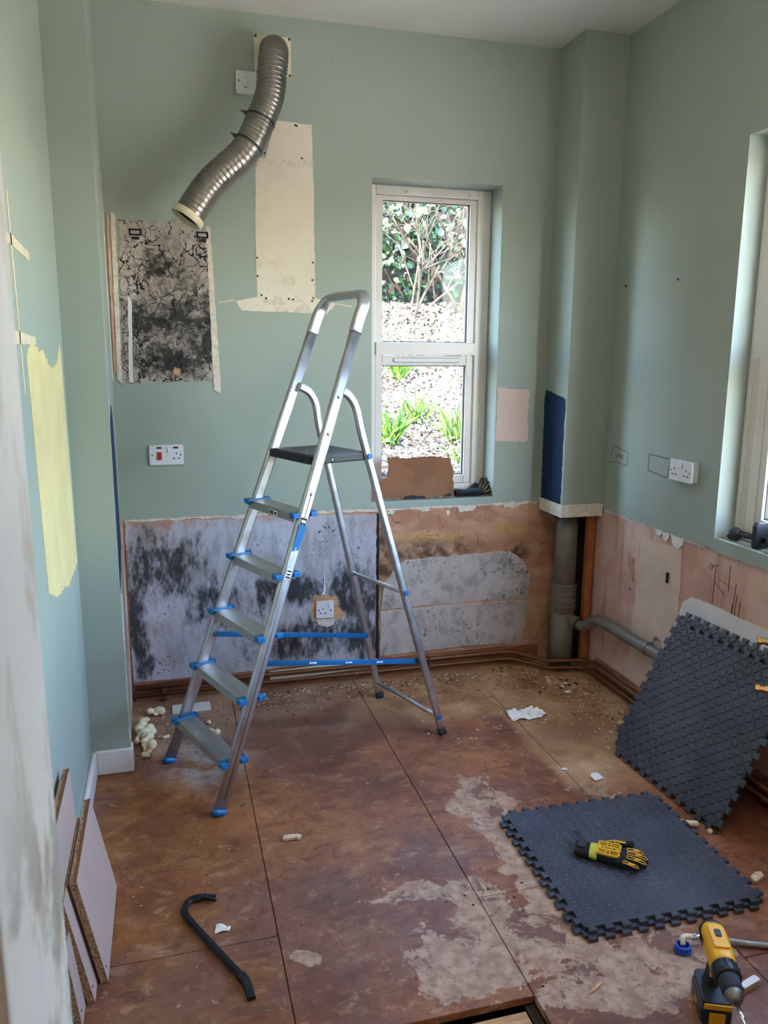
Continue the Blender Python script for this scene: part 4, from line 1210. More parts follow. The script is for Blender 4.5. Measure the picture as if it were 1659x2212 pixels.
# ------------------------------------------------------------------ foam mats
MS, TD, NTH = .285, .017, 11
def mat_outline():
    """dovetail teeth round a square"""
    side = []
    per = 2 * MS / NTH
    for i in range(NTH):
        x = -MS + per * i
        side += [(x + per * .06, 0), (x + per * .22, 0), (x + per * .12, -TD), (x + per * .70, -TD), (x + per * .60, 0)]
    pts = []
    for k in range(4):
        a = R(90 * k); c, s = math.cos(a), math.sin(a)
        pts += [(x * c - (y - MS) * s, x * s + (y - MS) * c) for x, y in side]
    return pts
OUT = mat_outline()
MT = .011
def foam_tile(label, M, pattern, seed=0):
    e = thing('foam_mat', label, 'mat')
    e.matrix_world = M
    MB().prism(OUT, 0, MT).build('mat_sheet', ['eva_foam'], e, bevel=.0012, seg=1)
    rnd = random.Random(seed)
    b = MB()
    if pattern == 'tread':
        n = 24; per = 2 * MS / n
        for i in range(n):
            for j in range(n):
                cx = -MS + per * (i + .5); cy = -MS + per * (j + .5)
                ang = R(45) if (i + j) % 2 else R(-45)
                ang += R(0)
                L, W, Hh = per * .60, per * .19, .0032
                c, s = math.cos(ang), math.sin(ang)
                ring = []
                for q in range(10):
                    a = 2 * math.pi * q / 10
                    x = L * math.cos(a); y = W * math.sin(a) * (1 - .25 * abs(math.cos(a)))
                    ring.append((cx + x * c - y * s, cy + x * s + y * c))
                vs = [(x, y, MT - .0002) for x, y in ring] + [(cx + (x - cx) * .72, cy + (y - cy) * .62, MT + Hh) for x, y in ring]
                fs_ = [[q, (q + 1) % 10, 10 + (q + 1) % 10, 10 + q] for q in range(10)] + [[10 + q for q in range(10)]]
                b.add(vs, fs_, 0, False)
        o = b.build('tread_pattern', ['eva_foam'], e); o['kind'] = 'stuff'
    elif pattern == 'rings':
        n = 17; per = 2 * MS / n
        for i in range(n):
            for j in range(n):
                cx = -MS + per * (i + .5); cy = -MS + per * (j + .5) + (per * .25 if i % 2 else -per * .25)
                if abs(cy) > MS - .012: continue
                r0, r1 = .0092, .0115
                seg = 14
                vs = []; fs_ = []
                for (r, z) in ((r1 + .001, MT - .0002), (r1, MT + .0016), (r0, MT + .0016), (r0 - .001, MT - .0002)):
                    vs += [(cx + r * math.cos(2 * math.pi * q / seg), cy + r * math.sin(2 * math.pi * q / seg), z) for q in range(seg)]
                for k in range(3):
                    for q in range(seg):
                        fs_.append([k * seg + q, k * seg + (q + 1) % seg, (k + 1) * seg + (q + 1) % seg, (k + 1) * seg + q])
                b.add(vs, fs_, 0, True)
        o = b.build('ring_pattern', ['eva_foam'], e); o['kind'] = 'stuff'
    return e
c0 = V((1.345, 1.985, 0)); a0 = R(-1.5)
foam_tile('black foam mat lying flat on the floor, lower of two', Matrix.Translation((1.333, 1.970, .0012)) @ Matrix.Rotation(a0 + R(.6), 4, 'Z'), None)
foam_tile('black foam mat with moulded rings lying on another mat', Matrix.Translation((1.345, 1.984, .0132)) @ Matrix.Rotation(a0, 4, 'Z'), 'rings', 2)
# two mats leaning against the right wall
def lean(bl, br, lean_deg, lift):
    bl = V(bl); br = V(br)
    x = (br - bl).normalized()                     # along the foot, far -> near
    back = V((0, 0, 1)).cross(x) * -1
    if back.x < 0: back = -back
    a = R(lean_deg)
    y = (V((0, 0, 1)) * math.cos(a) + back * math.sin(a))
    z = x.cross(y)
    m = Matrix((x, y, z)).transposed().to_4x4()
    mid = (bl + br) / 2
    m.translation = mid + y * (MS + TD) + z * lift + V((0, 0, .001))
    return m
foam_tile('black foam mat with tread-plate pattern leaning in front against the right wall', lean((1.688, 2.59, 0), (1.722, 2.02, 0), 29.5, 0.0), 'tread', 3)
foam_tile('black foam mat half hidden behind the front leaning mat', lean((1.700, 2.615, 0), (1.734, 2.045, 0), 29.05, -.0135) @ Matrix.Translation((-.030, .034, 0)), 'tread', 4)

# ------------------------------------------------------------------ leaning chipboard offcuts
def offcut(label, nb, nt, length, th=.018, edging=False):
    """nb/nt: near bottom and near top corner of the room-side face; runs along +y"""
    nb = V(nb); nt = V(nt)
    h = (nt - nb).length
    y = (nt - nb).normalized(); x = V((0, 1, 0)); z = x.cross(y).normalized()
    if z.x < 0: z = -z
    m = Matrix((x, y, z)).transposed().to_4x4(); m.translation = nb
    e = thing('chipboard_offcut', label, 'board'); e.matrix_world = m
    b = MB().box(0, length, 0, h, -th + .0008, -.0008)
    b.build('core', ['chipboard_edge'], e)
    MB().box(0, length, 0, h, -.0008, 0).build('face', ['board_face'], e)
    MB().box(0, length, 0, h, -th, -th + .0008).build('back_face', ['board_face'], e)
    if edging:
        MB().box(length, length + .001, 0, h, -th, 0).build('edging', ['brown_edging'], e)
        MB().box(0, length, h, h + .001, -th * .45, 0).build('edging', ['brown_edging'], e)
    k = MB().lathe([(.004, 0), (.003, .001)], 8, M=Matrix.Translation((.02, .03, 0)))
    k.build('peg_hole', ['pin_hole'], e)
    return e
G = 'chipboard offcuts by the left wall'
offcut('tallest pinkish chipboard offcut, leaning hardest against the left wall', (-.281, 1.80, .001), (-.306, 1.80, .452), .360, edging=True)['group'] = G
offcut('chipboard offcut with dark edging in front of the other leaning offcuts', (-.211, 1.866, .0045), (-.268, 1.866, .302), .385, edging=True)['group'] = G
offcut('chipboard offcut second from the front of the leaning row', (-.238, 1.806, .004), (-.292, 1.806, .290), .37)['group'] = G
offcut('short chipboard offcut, lowest board of the leaning row', (-.2605, 1.735, .003), (-.285, 1.735, .215), .34)['group'] = G

# ------------------------------------------------------------------ crowbar
cb = thing('crowbar', 'black steel crowbar lying on the brown floor', 'crowbar', (.05, 1.95, 0))
o = V((.05, 1.95, 0)); zc = .0105
shaft = [(.118, 1.790, zc), (.04, 1.945, zc), (-.006, 2.040, zc), (-.016, 2.070, zc), (-.014, 2.098, zc + .001), (.004, 2.117, zc + .002), (.032, 2.120, zc + .003)]
MB().sweep([V(q) - o for q in spline(shaft, 6)], circ(.0105, 6), (0, 0, 1), 0, False).build('shaft', ['black_iron'], cb)
t0 = MB()
t0.sweep([V(q) - o for q in ((.117, 1.792, zc), (.128, 1.768, zc), (.133, 1.742, .008), (.137, 1.715, .004))], rrect(.022, .018, .003, 2), (0, 0, 1), 0, False, [1, 1, .95, .9])
t0.build('chisel_tip', ['black_iron'], cb)
for d in (-1, 1):
    q = [(.030, 2.120, zc + .003), (.046, 2.118 + d * .004, zc + .003), (.074, 2.110 + d * .010, .010)]
    MB().sweep([V(w) - o for w in q], rrect(.012, .012, .002, 2), (0, 0, 1), 0, False, [1.1, 1, .55]).build('claw', ['black_iron'], cb)

# ------------------------------------------------------------------ work gloves
def glove(name, label, loc, rot, fingers, thumb, lime=True, dark=False):
    """hand lies in the local xy plane, fingers towards +x, thumb towards +y, back of hand up"""
    e = thing(name, label, 'glove', loc, rot)
    b = MB()
    # palm: wide flat body from wrist to knuckles
    for (x, w, h, z) in ((-.045, .030, .016, .017), (-.02, .036, .017, .018), (.01, .042, .018, .019), (.035, .043, .017, .019)):
        b.ball((x, 0, z), (.032, w, h), 16, 10)
    for pts, r in fingers:
        pts = spline(pts, 5)
        b.tube(pts, r, 10, scales=[1.0 - .18 * i / (len(pts) - 1) for i in range(len(pts))])
        b.ball(pts[-1], r * .86, 10, 8)
    tp = spline(thumb, 5)
    b.tube(tp, .0125, 10, scales=[1.15 - .3 * i / (len(tp) - 1) for i in range(len(tp))])
    b.ball(tp[-1], .0112, 10, 8)
    b.build('hand', ['black_cloth'], e, remesh=.003, smooth_it=4)
    c = MB()
    ring = [(.030 * math.cos(a), .0155 * math.sin(a)) for a in [2 * math.pi * j / 24 for j in range(24)]]
    c.sweep([(-.098, 0, .0175), (-.082, 0, .0175), (-.06, 0, .0175), (-.045, 0, .018)], [(a * 1.02, q) for a, q in ring], (0, 0, 1), 0, True, [1.0, 1.06, 1.08, 1.1], False)
    c.sweep([(-.098, 0, .0175), (-.06, 0, .0175)], [(a * .94, q * .9) for a, q in ring][::-1], (0, 0, 1), 0, True, None, False)
    c.build('cuff', ['black_cloth'], e)
    s = MB(); s.prism([(q[0] - .078, q[1] + .002) for q in rrect(.026, .040, .008, 3)], .0335, .0365); s.build('wrist_strap', ['black_rubber'], e, bevel=.001)
    s = MB().sweep([(-.075, .028, .026), (-.090, .045, .030), (-.108, .062, .034)], rrect(.020, .003, .001, 2), (0, 0, 1), 0, True); s.build('pull_tab', ['black_rubber'], e)
    if lime:
        c = MB(); c.sweep([(-.052, 0, .0178), (-.040, 0, .0182), (-.028, 0, .0185)], [(a, q) for a, q in ring], (0, 0, 1), 0, True, [1.12, 1.2, 1.24], False)
        c.build('lime_band', ['glove_lime'], e)
    return e
# glove on the mat, with moulded yellow guards
fg = [([(.045, .030, .019), (.075, .036, .019), (.102, .038, .015)], .0115), ([(.045, .011, .020), (.08, .012, .021), (.115, .012, .015)], .012), ([(.045, -.010, .020), (.08, -.012, .021), (.112, -.013, .015)], .012), ([(.038, -.030, .018), (.066, -.036, .018), (.092, -.039, .014)], .0108)]
gl = glove('work_glove', 'black and yellow work glove lying on the flat foam mat', (1.272, 1.958, .0262), (0, 0, R(-37)), fg, [(-.02, .036, .016), (.020, .066, .017), (.066, .084, .016)])
gd = MB(); zt = .0375
outer = ragged([(-.027, -.030), (.006, -.034), (.032, -.033), (.038, -.024), (.035, -.012), (.039, 0), (.035, .012), (.039, .024), (.033, .034), (.004, .032), (-.027, .030)], .02, .0, 1)
def bar(b, x0, y0, x1, y1, w=.0017, z=zt, h=.0022):
    d = V((x1 - x0, y1 - y0, 0)); n = V((-d.y, d.x, 0)).normalized() * w
    b.prism([(x0 + n.x, y0 + n.y), (x0 - n.x, y0 - n.y), (x1 - n.x, y1 - n.y), (x1 + n.x, y1 + n.y)], z - .004, z + h)
for i in range(len(outer)):
    (a, q), (c, d) = outer[i], outer[(i + 1) % len(outer)]
    bar(gd, a, q, c, d, .0024)
bar(gd, -.027, -.009, .036, -.009, .0022); bar(gd, -.027, .009, .036, .009, .0022)
gd.prism([(-.024, -.0075), (.034, -.0075), (.034, .0075), (-.024, .0075)], zt - .003, zt + .001)
for sgn in (-1, 1):
    bar(gd, -.002, sgn * .010, -.002, sgn * .032); bar(gd, .009, sgn * .010, .009, sgn * .032); bar(gd, -.025, sgn * .021, .036, sgn * .021, .0012)
gd.build('knuckle_guard', ['glove_yellow'], gl)
for pts, r in fg:
    p = spline(pts, 6)[3:]
    b = MB()
    for sd in (-1, 1):
        b.sweep([q + V((0, sd * r * .55, r * .78)) for q in p], rrect(.003, .003, .001, 2), (0, 0, 1))
    b.sweep([p[-1] + V((0, -r * .55, r * .78)), p[-1] + V((.006, 0, r * .5)), p[-1] + V((0, r * .55, r * .78))], rrect(.003, .003, .001, 2), (0, 0, 1))
    b.sweep([p[0] + V((0, -r * .55, r * .78)), p[0] + V((0, r * .55, r * .78))], rrect(.003, .003, .001, 2), (0, 0, 1))
    m = p[len(p) // 2]
    b.sweep([m + V((-.009, 0, r * .95)), m + V((.009, 0, r * .95))], rrect(.008, .003, .001, 2), (0, 0, 1))
    b.build('finger_guard', ['glove_yellow'], gl)
b = MB(); b.sweep([(-.01, .05, .029), (.02, .066, .029), (.05, .072, .027)], rrect(.004, .003, .001, 2), (0, 0, 1)); b.sweep([(.014, .056, .029), (.028, .060, .029), (.05, .066, .027)], rrect(.0035, .003, .001, 2), (0, 0, 1))
b.build('thumb_guard', ['glove_yellow'], gl)
def lettering(text, size, M, mat, parent, name, depth=.0004):
    cu = bpy.data.curves.new(name, 'FONT'); cu.body = text; cu.size = size; cu.align_x = 'CENTER'; cu.align_y = 'CENTER'; cu.extrude = depth; cu.offset = size * .012
    ob = bpy.data.objects.new(name, cu); COL.objects.link(ob)
    bpy.context.view_layer.update()
    me = bpy.data.meshes.new_from_object(ob.evaluated_get(bpy.context.evaluated_depsgraph_get()))
    bpy.data.objects.remove(ob)
    o = bpy.data.objects.new(name, me); COL.objects.link(o)
    me.materials.clear(); me.materials.append(MAT[mat])
    o.parent = parent; o.matrix_local = M
    return o
lettering('STANLEY', .0115, Matrix.Translation((.005, -.0002, zt + .0012)) @ Matrix.Diagonal((1.0, 1.0, 1, 1)), 'pin_hole', gl, 'lettering')
# glove on the window sill, fingers curled up against the frame
fg2 = [([(.040, .030, .019), (.062, .040, .040), (.078, .052, .070)], .0115), ([(.045, .010, .020), (.072, .020, .042), (.092, .030, .074)], .012), ([(.045, -.012, .020), (.078, -.004, .040), (.102, .004, .068)], .012), ([(.042, -.028, .018), (.080, -.028, .026), (.112, -.026, .046)], .0108)]
g2 = glove('work_glove', 'black work glove curled up on the back window sill', (1.461, 3.650, WZ0 + .0012), (0, 0, R(3)), fg2, [(-.01, .034, .016), (.015, .046, .022), (.04, .050, .046)], lime=False)
for pts, r in fg2:
    p = spline(pts, 6)[2:]
    MB().sweep([q + V((-r * .35, -r * .9, r * .25)) for q in p], rrect(.002, .002, .0007, 2), (0, 1, 0)).build('piping', ['glove_yellow'], g2)

# ------------------------------------------------------------------ board on the back sill
bd = thing('broken_board', 'brown insulation board with broken edges propped on the back window sill', 'board', (1.15, 3.645, WZ0), (R(-9), 0, 0))
pg = [(-.222, .001), (-.10, .003), (.10, .001), (.202, .002), (.205, .06), (.203, .12), (.192, .19), (.10, .205), (-.02, .200), (-.128, .203), (-.120, .16), (-.128, .11), (-.165, .088), (-.215, .082)]
MB().prism(ragged(pg, .009, .006, 140), 0, .022, 0, 1, M_BACK(.0)).build('sheet', ['brown_board', 'chipboard_edge'], bd)
MB().prism(ragged([(-.06, .0), (.06, .0), (.05, .010), (.0, .016), (-.05, .012)], .006, .005, 141), 0, .0008, 0, 0, M_BACK(-.0222)).build('torn_facing', ['pin_hole'], bd)
MB().prism(ragged([(.11, .004), (.19, .004), (.195, .022), (.15, .010)], .006, .004, 142), 0, .0008, 0, 0, M_BACK(-.0222)).build('torn_facing', ['pin_hole'], bd)

# ------------------------------------------------------------------ bar clamps on the right sill
cl = thing('bar_clamp', 'black plastic quick-grip bar clamp lying on the right window sill', 'clamp', (RW + .045, 2.33, QZ0))
MB().box(-.004, .004, -.62, .155, .026, .046).build('bar', ['black_iron'], cl, bevel=.001)
for yy, hh in ((.020, .100), (-.085, .100)):
    MB().prism([(-.022, .0015), (.020, .0015), (.030, .012), (.030, hh - .012), (.020, hh), (-.022, hh), (-.030, hh - .014), (-.030, .012)], yy - .011, yy + .011, 0, 0, Matrix(((1, 0, 0, 0), (0, 0, 1, 0), (0, 1, 0, 0), (0, 0, 0, 1)))).build('jaw', ['black_plastic'], cl, bevel=.003)
MB().ball((0, .150, .028), (.022, .028, .026), 16, 10).build('end_knob', ['black_plastic'], cl)
MB().tube([(0, .14, .030), (0, .04, .036)], .011, 12).build('handle_neck', ['black_plastic'], cl)
MB().tube([V((0, .175 + .014 * math.cos(a), .012 + .005 * math.sin(a))) for a in [2 * math.pi * j / 14 for j in range(14)]], .006, 8, closed=True, ref=(1, 0, 0)).build('end_ring', ['black_plastic'], cl)
MB().lathe([(.020, 0), (.022, .006), (.022, .03), (.018, .036)], 18, M=frame((0, -.030, .036), (0, -1, 0))).build('trigger_body', ['black_plastic'], cl)
MB().sweep([(0, -.04, .02), (.0, -.03, .052), (0, -.035, .070)], rrect(.016, .012, .004, 2), (0, 1, 0)).build('trigger', ['black_plastic'], cl)

# ------------------------------------------------------------------ cordless drill
d_ax = V((-.405, -.914, 0)).normalized()
dr = thing('cordless_drill', 'yellow and black cordless drill standing on its battery', 'drill', (1.226, 1.392, 0), (0, 0, math.atan2(d_ax.y, d_ax.x)))
dr.scale = (.94, .94, .94)
# local: +x forward to the bit, z up
BZ = .186
b = MB()
sec = [(-.062, .026, .030), (-.05, .031, .034), (-.02, .032, .035), (.03, .031, .034), (.058, .029, .031), (.066, .027, .029)]
b.sweep([(x, 0, BZ) for x, _, _ in sec], rrect(1, 1, .34, 5), (0, 0, 1), 0, True, None)
# scale rings by hand
n = len(rrect(1, 1, .34, 5))
for i, (x, w, h) in enumerate(sec):
    for j in range(n):
        q = b.v[i * n + j]
        b.v[i * n + j] = (x, q[1] * w * 2, BZ + (q[2] - BZ) * h * 2)
body = b.build('motor_housing', ['tool_yellow'], dr)
MB().prism(rrect(.085, .040, .008, 3), BZ + .033, BZ + .0385, M=Matrix.Translation((-.004, 0, 0))).build('top_panel', ['tool_yellow'], dr, bevel=.003)
MB().prism(rrect(.026, .016, .004, 3), BZ + .0385, BZ + .0415, M=Matrix.Translation((-.010, 0, 0))).build('gear_switch', ['black_plastic'], dr, bevel=.001)
for sy in (-1, 1):
    for k in range(3):
        MB().box(-.046 + k * .012, -.041 + k * .012, min(sy * .0315, sy * .0335), max(sy * .0315, sy * .0335), BZ - .010, BZ + .012).build('air_slot', ['black_plastic'], dr)
MB().lathe([(.026, 0), (.031, .004), (.031, .016), (.024, .024), (.010, .026)], 24, M=frame((-.055, 0, BZ), (-1, 0, 0))).build('rear_cap', ['black_plastic'], dr)
ch = MB()
ch.lathe([(.028, 0), (.0325, .003), (.0325, .036), (.029, .040)], 28, M=frame((.064, 0, BZ), (1, 0, 0)))
ch.build('clutch_ring', ['black_plastic'], dr)
for k in range(14):
    a = 2 * math.pi * k / 14
    MB().box(.070, .098, -.002, .002, .0315, .0345, M=Matrix.Translation((0, 0, BZ)) @ Matrix.Rotation(a, 4, 'X')).build('clutch_rib', ['black_plastic'], dr)
MB().lathe([(.024, 0), (.0265, .003), (.0255, .04), (.021, .048)], 24, M=frame((.103, 0, BZ), (1, 0, 0))).build('chuck_sleeve', ['black_rubber'], dr)
MB().lathe([(.0225, 0), (.022, .004), (.013, .022), (.006, .024)], 24, M=frame((.150, 0, BZ), (1, 0, 0))).build('chuck_nose', ['dull_steel'], dr)
bit = MB().lathe([(.005, 0), (.005, .02), (.0062, .021), (.0062, .050), (.005, .052), (.0032, .055), (.0032, .075), (.001, .085)], 12, M=frame((.172, 0, BZ), (1, 0, 0))).build('driver_bit', ['chrome'], dr)
hp = spline([(-.012, 0, BZ - .020), (-.016, 0, .125), (-.026, 0, .085), (-.030, 0, .060)], 5)
MB().sweep(hp, rrect(.034, .046, .014, 4), (1, 0, 0), 0, True, [1.05, .96, .92, .9, .88, .88, .88, .88, .88, .88, .9, .95, 1.0, 1.05, 1.1, 1.15][:len(hp)]).build('handle', ['black_rubber'], dr)
MB().prism([(.010, BZ - .062), (.020, BZ - .058), (.028, BZ - .030), (.008, BZ - .030)], -.008, .008, 0, 0, Matrix(((1, 0, 0, 0), (0, 0, -1, 0), (0, 1, 0, 0), (0, 0, 0, 1)))).build('trigger', ['black_plastic'], dr, bevel=.003)
MB().prism([(.012, BZ - .075), (.018, BZ - .07), (.010, BZ - .035), (.004, BZ - .035)], -.017, .017, 0, 0, Matrix(((1, 0, 0, 0), (0, 0, -1, 0), (0, 1, 0, 0), (0, 0, 0, 1)))).build('handle_inlay', ['tool_yellow'], dr, bevel=.002)
MB().prism([(q[0] - .012, q[1]) for q in rrect(.118, .072, .016, 4)], .048, .066).build('foot_plate', ['black_plastic'], dr, bevel=.004)
bt = MB().prism([(q[0] - .010, q[1]) for q in rrect(.122, .076, .012, 4)], .001, .047).build('battery', ['black_plastic'], dr, bevel=.004)
MB().box(.0475, .0535, -.034, .034, .050, .064).build('foot_trim', ['tool_yellow'], dr, bevel=.002)
MB().box(.048, .0535, -.020, .020, .006, .040).build('release_button', ['tool_yellow'], bt, bevel=.003)
for sy in (-1, 1):
    MB().box(-.05, .03, min(sy * .0375, sy * .039), max(sy * .0375, sy * .039), .028, .034).build('side_rail', ['dull_steel'], bt)
    MB().box(-.03, -.005, min(sy * .0375, sy * .0385), max(sy * .0375, sy * .0385), .010, .022).build('side_badge', ['tool_yellow'], bt)

# ------------------------------------------------------------------ hose with blue cap nut
ho = thing('tap_hose', 'grey flexible tap hose with a blue plastic nut behind the drill', 'hose', (1.283, 1.585, 0))
o = V((1.283, 1.585, 0))
MB().lathe([(.019, .001), (.021, .003), (.021, .018), (.016, .020), (.016, .008)], 8, M=Matrix.Translation((0, 0, .0)), smooth=False).build('cap_nut', ['deep_blue_plastic'], ho, bevel=.001)
MB().lathe([(.023, .001), (.023, .005)], 20).build('nut_flange', ['deep_blue_plastic'], ho)
MB().tube(spline([(0, 0, .018), (.002, .008, .030), (.016, .012, .031), (.036, .008, .028)], 5), .0075, 12).build('elbow', ['cream_plastic'], ho)
MB().tube([(.034, .009, .0283), (.066, .002, .024)], .0095, 14).build('ferrule', ['chrome'], ho)
pp = spline([(.062, .003, .0245), (.12, -.012, .016), (.20, -.042, .010), (.32, -.085, .0095), (.5, -.10, .0095)], 6)
MB().tube(pp, .0078, 14).build('braided_hose', ['hose_grey'], ho)

# ------------------------------------------------------------------ scraps on the floor
def tile(label, loc, rz, poly, th, tilt=(0, 0), grp=None):
    e = thing('tile_fragment', label, 'tile', loc, (R(tilt[0]), R(tilt[1]), R(rz)))
    MB().prism(poly, 0, th * .8).build('biscuit', ['tile_biscuit'], e)
    MB().prism(poly, th * .8, th).build('glaze', ['tile_white'], e, bevel=.0005, seg=1)
    return e
tile('broken white tile corner on the bare floor near the leaning mats', (1.516, 2.443, .0008), 12, [(-.022, -.022), (.018, -.022), (.026, .02), (.002, .026), (-.018, .012)], .007)
tile('thick white tile piece beside the drill', (1.368, 1.430, .0005), 14, [(-.030, -.009), (.030, -.009), (.032, .004), (.027, .010), (-.028, .009), (-.032, 0)], .018)
e = thing('white_tile_strip', 'flat white strip of tile by the skirting behind the ladder', 'tile', (.045, 3.452, .0008), (0, 0, R(3)))
MB().prism([(-.085, -.040), (.085, -.045), (.088, .040), (-.080, .048)], 0, .005).build('strip', ['tile_white'], e, bevel=.0006)
# crumpled tissue
def crumple(name, label, cat, loc, w, h, n, amp, seed, mat):
    b = MB(); vs = []; fs_ = []
    rnd = random.Random(seed)
    for i in range(n + 1):
        for j in range(n + 1):
            x = (i / n - .5) * w; y = (j / n - .5) * h
            q = V((x * 17 + seed, y * 17, seed))
            z = abs(mnoise.noise(q)) * amp + abs(mnoise.noise(q * 2.3)) * amp * .5
            ed = max(abs(i / n - .5), abs(j / n - .5)) * 2
            s_ = 1 - .35 * mnoise.noise(V((x * 20, y * 20, seed + 5)))
            vs.append((x * s_ + mnoise.noise(q * 1.5) * .012, y * s_ + mnoise.noise(q * 1.7 + V((3, 3, 3))) * .012, max(.001, z * (1.1 - .6 * ed))))
    for i in range(n):
        for j in range(n):
            a = i * (n + 1) + j
            fs_.append((a, a + n + 1, a + n + 2, a + 1))
    b.add(vs, fs_, 0, True)
    o = b.build(name, [mat]); o.location = loc
    s_ = o.modifiers.new('thick', 'SOLIDIFY'); s_.thickness = .0006; s_.offset = 1
    return tag(o, label, cat)
crumple('crumpled_tissue', 'crumpled white tissue on the bare floor in front of the pipes', 'tissue', (1.487, 2.998, .0006), .145, .085, 30, .075, 3, 'tissue')
crumple('paper_scrap', 'small torn white paper scrap beside the crowbar', 'paper', (.085, 1.985, .0006), .045, .026, 12, .020, 8, 'tissue')
# expanding-foam lumps
def lump(label, loc, balls, seed, mat='foam_cream', name='foam_lump', vox=.0035):
    b = MB(); rnd = random.Random(seed)
    for (x, y, z, r) in balls:
        b.ball((x, y, z), (r, r * rnd.uniform(.8, 1.1), r * rnd.uniform(.75, .95)), 10, 8)
    o = b.build(name, [mat], remesh=vox, smooth_it=2); o.location = loc
    return tag(o, label, 'foam', 'lumps of dried filler foam')
def cluster(seed, n, sx, sy, r0, r1):
    rnd = random.Random(seed); out = []
    for i in range(n):
        r = rnd.uniform(r0, r1)
        out.append((rnd.uniform(-sx, sx), rnd.uniform(-sy, sy), r * .7 + rnd.uniform(0, r * .6), r))
    return out
lump('knobbly cream foam lump on the floor below the pipes', (-.105, 3.425, .002), cluster(1, 16, .028, .018, .010, .019), 1)
lump('ragged cream foam spill against the pier foot', (-.150, 3.20, .002), cluster(2, 22, .032, .10, .010, .022), 2)
lump('thin torn foam sheet beside the pier', (-.135, 3.075, .002), cluster(22, 12, .018, .05, .008, .015), 22)
lump('small foam nub standing by the alcove corner', (-.155, 3.345, .002), cluster(3, 5, .012, .012, .012, .016), 3)
lump('twisted cream foam bead behind the lowest tread', (.10, 3.20, .001), [(-.040 + .012 * i, .045 - .011 * i + .004 * math.sin(i * 2), .008, .0075 + .0028 * (i % 2) + .0007 * i) for i in range(8)], 4)
lump('pea-sized foam crumb next to the foam bead', (.113, 3.275, .001), cluster(5, 4, .006, .006, .006, .008), 5)
lump('cream foam finger by the corner of the flat mat', (1.665, 2.075, .001), [(-.020, .012, .012, .012), (-.008, .006, .012, .012), (.006, -.002, .012, .013), (.016, -.006, .012, .0125)], 6)
lump('smooth foam crumb at the edge of the foam spill', (-.070, 3.185, .001), cluster(7, 5, .014, .006, .007, .010), 7)
def chip(label, loc, rz, sx, sy, th, seed, name='plaster_chip', mat='plaster_chip'):
    b = MB().prism(ragged([(-sx, -sy), (sx * .6, -sy), (sx, sy * .2), (sx * .5, sy), (-sx * .8, sy * .7)], .006, .004, seed), 0, th)
    o = b.build(name, [mat], bevel=.001, seg=1); o.location = loc; o.rotation_euler = (R(2), R(-2), R(rz))
    return tag(o, label, 'rubble')
chip('rough plaster chip on the floor between the ladder and the crowbar', (.338, 2.355, .002), -10, .032, .011, .010, 150)
chip('pale plaster chip on the floor right of the flat mat', (1.690, 1.785, .002), 20, .028, .012, .012, 151)
chip('thin white plaster sliver beside the leaning mats', (1.43, 2.53, .001), -40, .014, .006, .003, 152, mat='tile_white')
chip('small brown plaster chip below the leaning mat corner', (1.705, 2.028, .002), 30, .012, .009, .010, 153)
chip('flat brown paper flake by the right-hand skirting', (1.86, 2.83, .001), 25, .022, .012, .004, 154)
chip('splintered wood chip beside the floor hole', (.99, 1.53, .001), 25, .035, .004, .005, 155, mat='joist_wood')
sc_ = thing('loose_screw', 'single loose screw lying near the foam finger', 'screw', (1.715, 2.022, .0035), (0, 0, R(-15)))
MB().tube([(-.02, 0, 0), (.018, 0, 0)], .0022, 8, scales=[.4, 1]).build('shank', ['dull_steel'], sc_)
MB().lathe([(.002, 0), (.0042, .003)], 10, M=frame((.017, 0, 0), (1, 0, 0))).build('head', ['dull_steel'], sc_)
wa = thing('washer', 'small grey washer by the ladder foot', 'washer', (.20, 2.595, 0))
MB().lathe([(.009, .0005), (.009, .003), (.005, .003), (.005, .0005), (.009, .0005)], 16, cap=False).build('ring', ['dull_steel'], wa)
# crumbs, splinters and dust: nobody could count them
rnd = random.Random(77); b = MB()
def crumb(x, y, s):
    a = rnd.uniform(0, 6.28); z = .0006
    l = s * rnd.uniform(.7, 2.4); w = s * rnd.uniform(.4, 1); h = s * rnd.uniform(.3, .8)
    M = Matrix.Translation((x, y, z)) @ Matrix.Rotation(a, 4, 'Z')
    mi = rnd.choice((0, 0, 0, 1, 2, 2))
    b.add([(-l, -w, 0), (l, -w * .6, 0), (l * .8, w, 0), (-l * .7, w * .8, 0), (-l * .4, -w * .2, h), (l * .5, w * .1, h)],
          [(0, 3, 2, 1), (0, 1, 5, 4), (1, 2, 5), (2, 3, 4, 5), (3, 0, 4)], mi, False, M)
for i in range(700):
    crumb(rnd.uniform(.25, 1.78), BW - .06 - abs(rnd.gauss(0, .10)), rnd.uniform(.0012, .005))
for i in range(420):
    crumb(1.95 - abs(rnd.gauss(0, .13)), rnd.uniform(2.5, 3.35), rnd.uniform(.0012, .005))
for i in range(260):
    crumb(rnd.uniform(-.18, .2), rnd.uniform(3.0, 3.5), rnd.uniform(.001, .004))
for i in range(160):
    crumb(rnd.uniform(1.0, 1.8), rnd.uniform(2.85, 3.45), rnd.uniform(.001, .0055))
for i in range(320):
    x, y = rnd.uniform(-.18, 1.9), rnd.uniform(1.4, 3.4)
    if (.231 < x < .83 and y < 1.56) or (1.0 < x < 1.7 and 1.62 < y < 2.32): continue
    crumb(x, y, rnd.uniform(.0008, .0024))
for (cx, cy) in ((1.86, 3.30), (1.78, 3.32), (1.83, 3.22), (1.9, 3.15)):
    for i in range(10):
        crumb(cx + rnd.gauss(0, .03), cy + rnd.gauss(0, .03), rnd.uniform(.004, .010))
tag(b.build('floor_crumbs', ['plaster_chip', 'tile_white', 'dark_soil']), 'plaster crumbs and dust scattered over the floor', 'debris', kind='stuff')

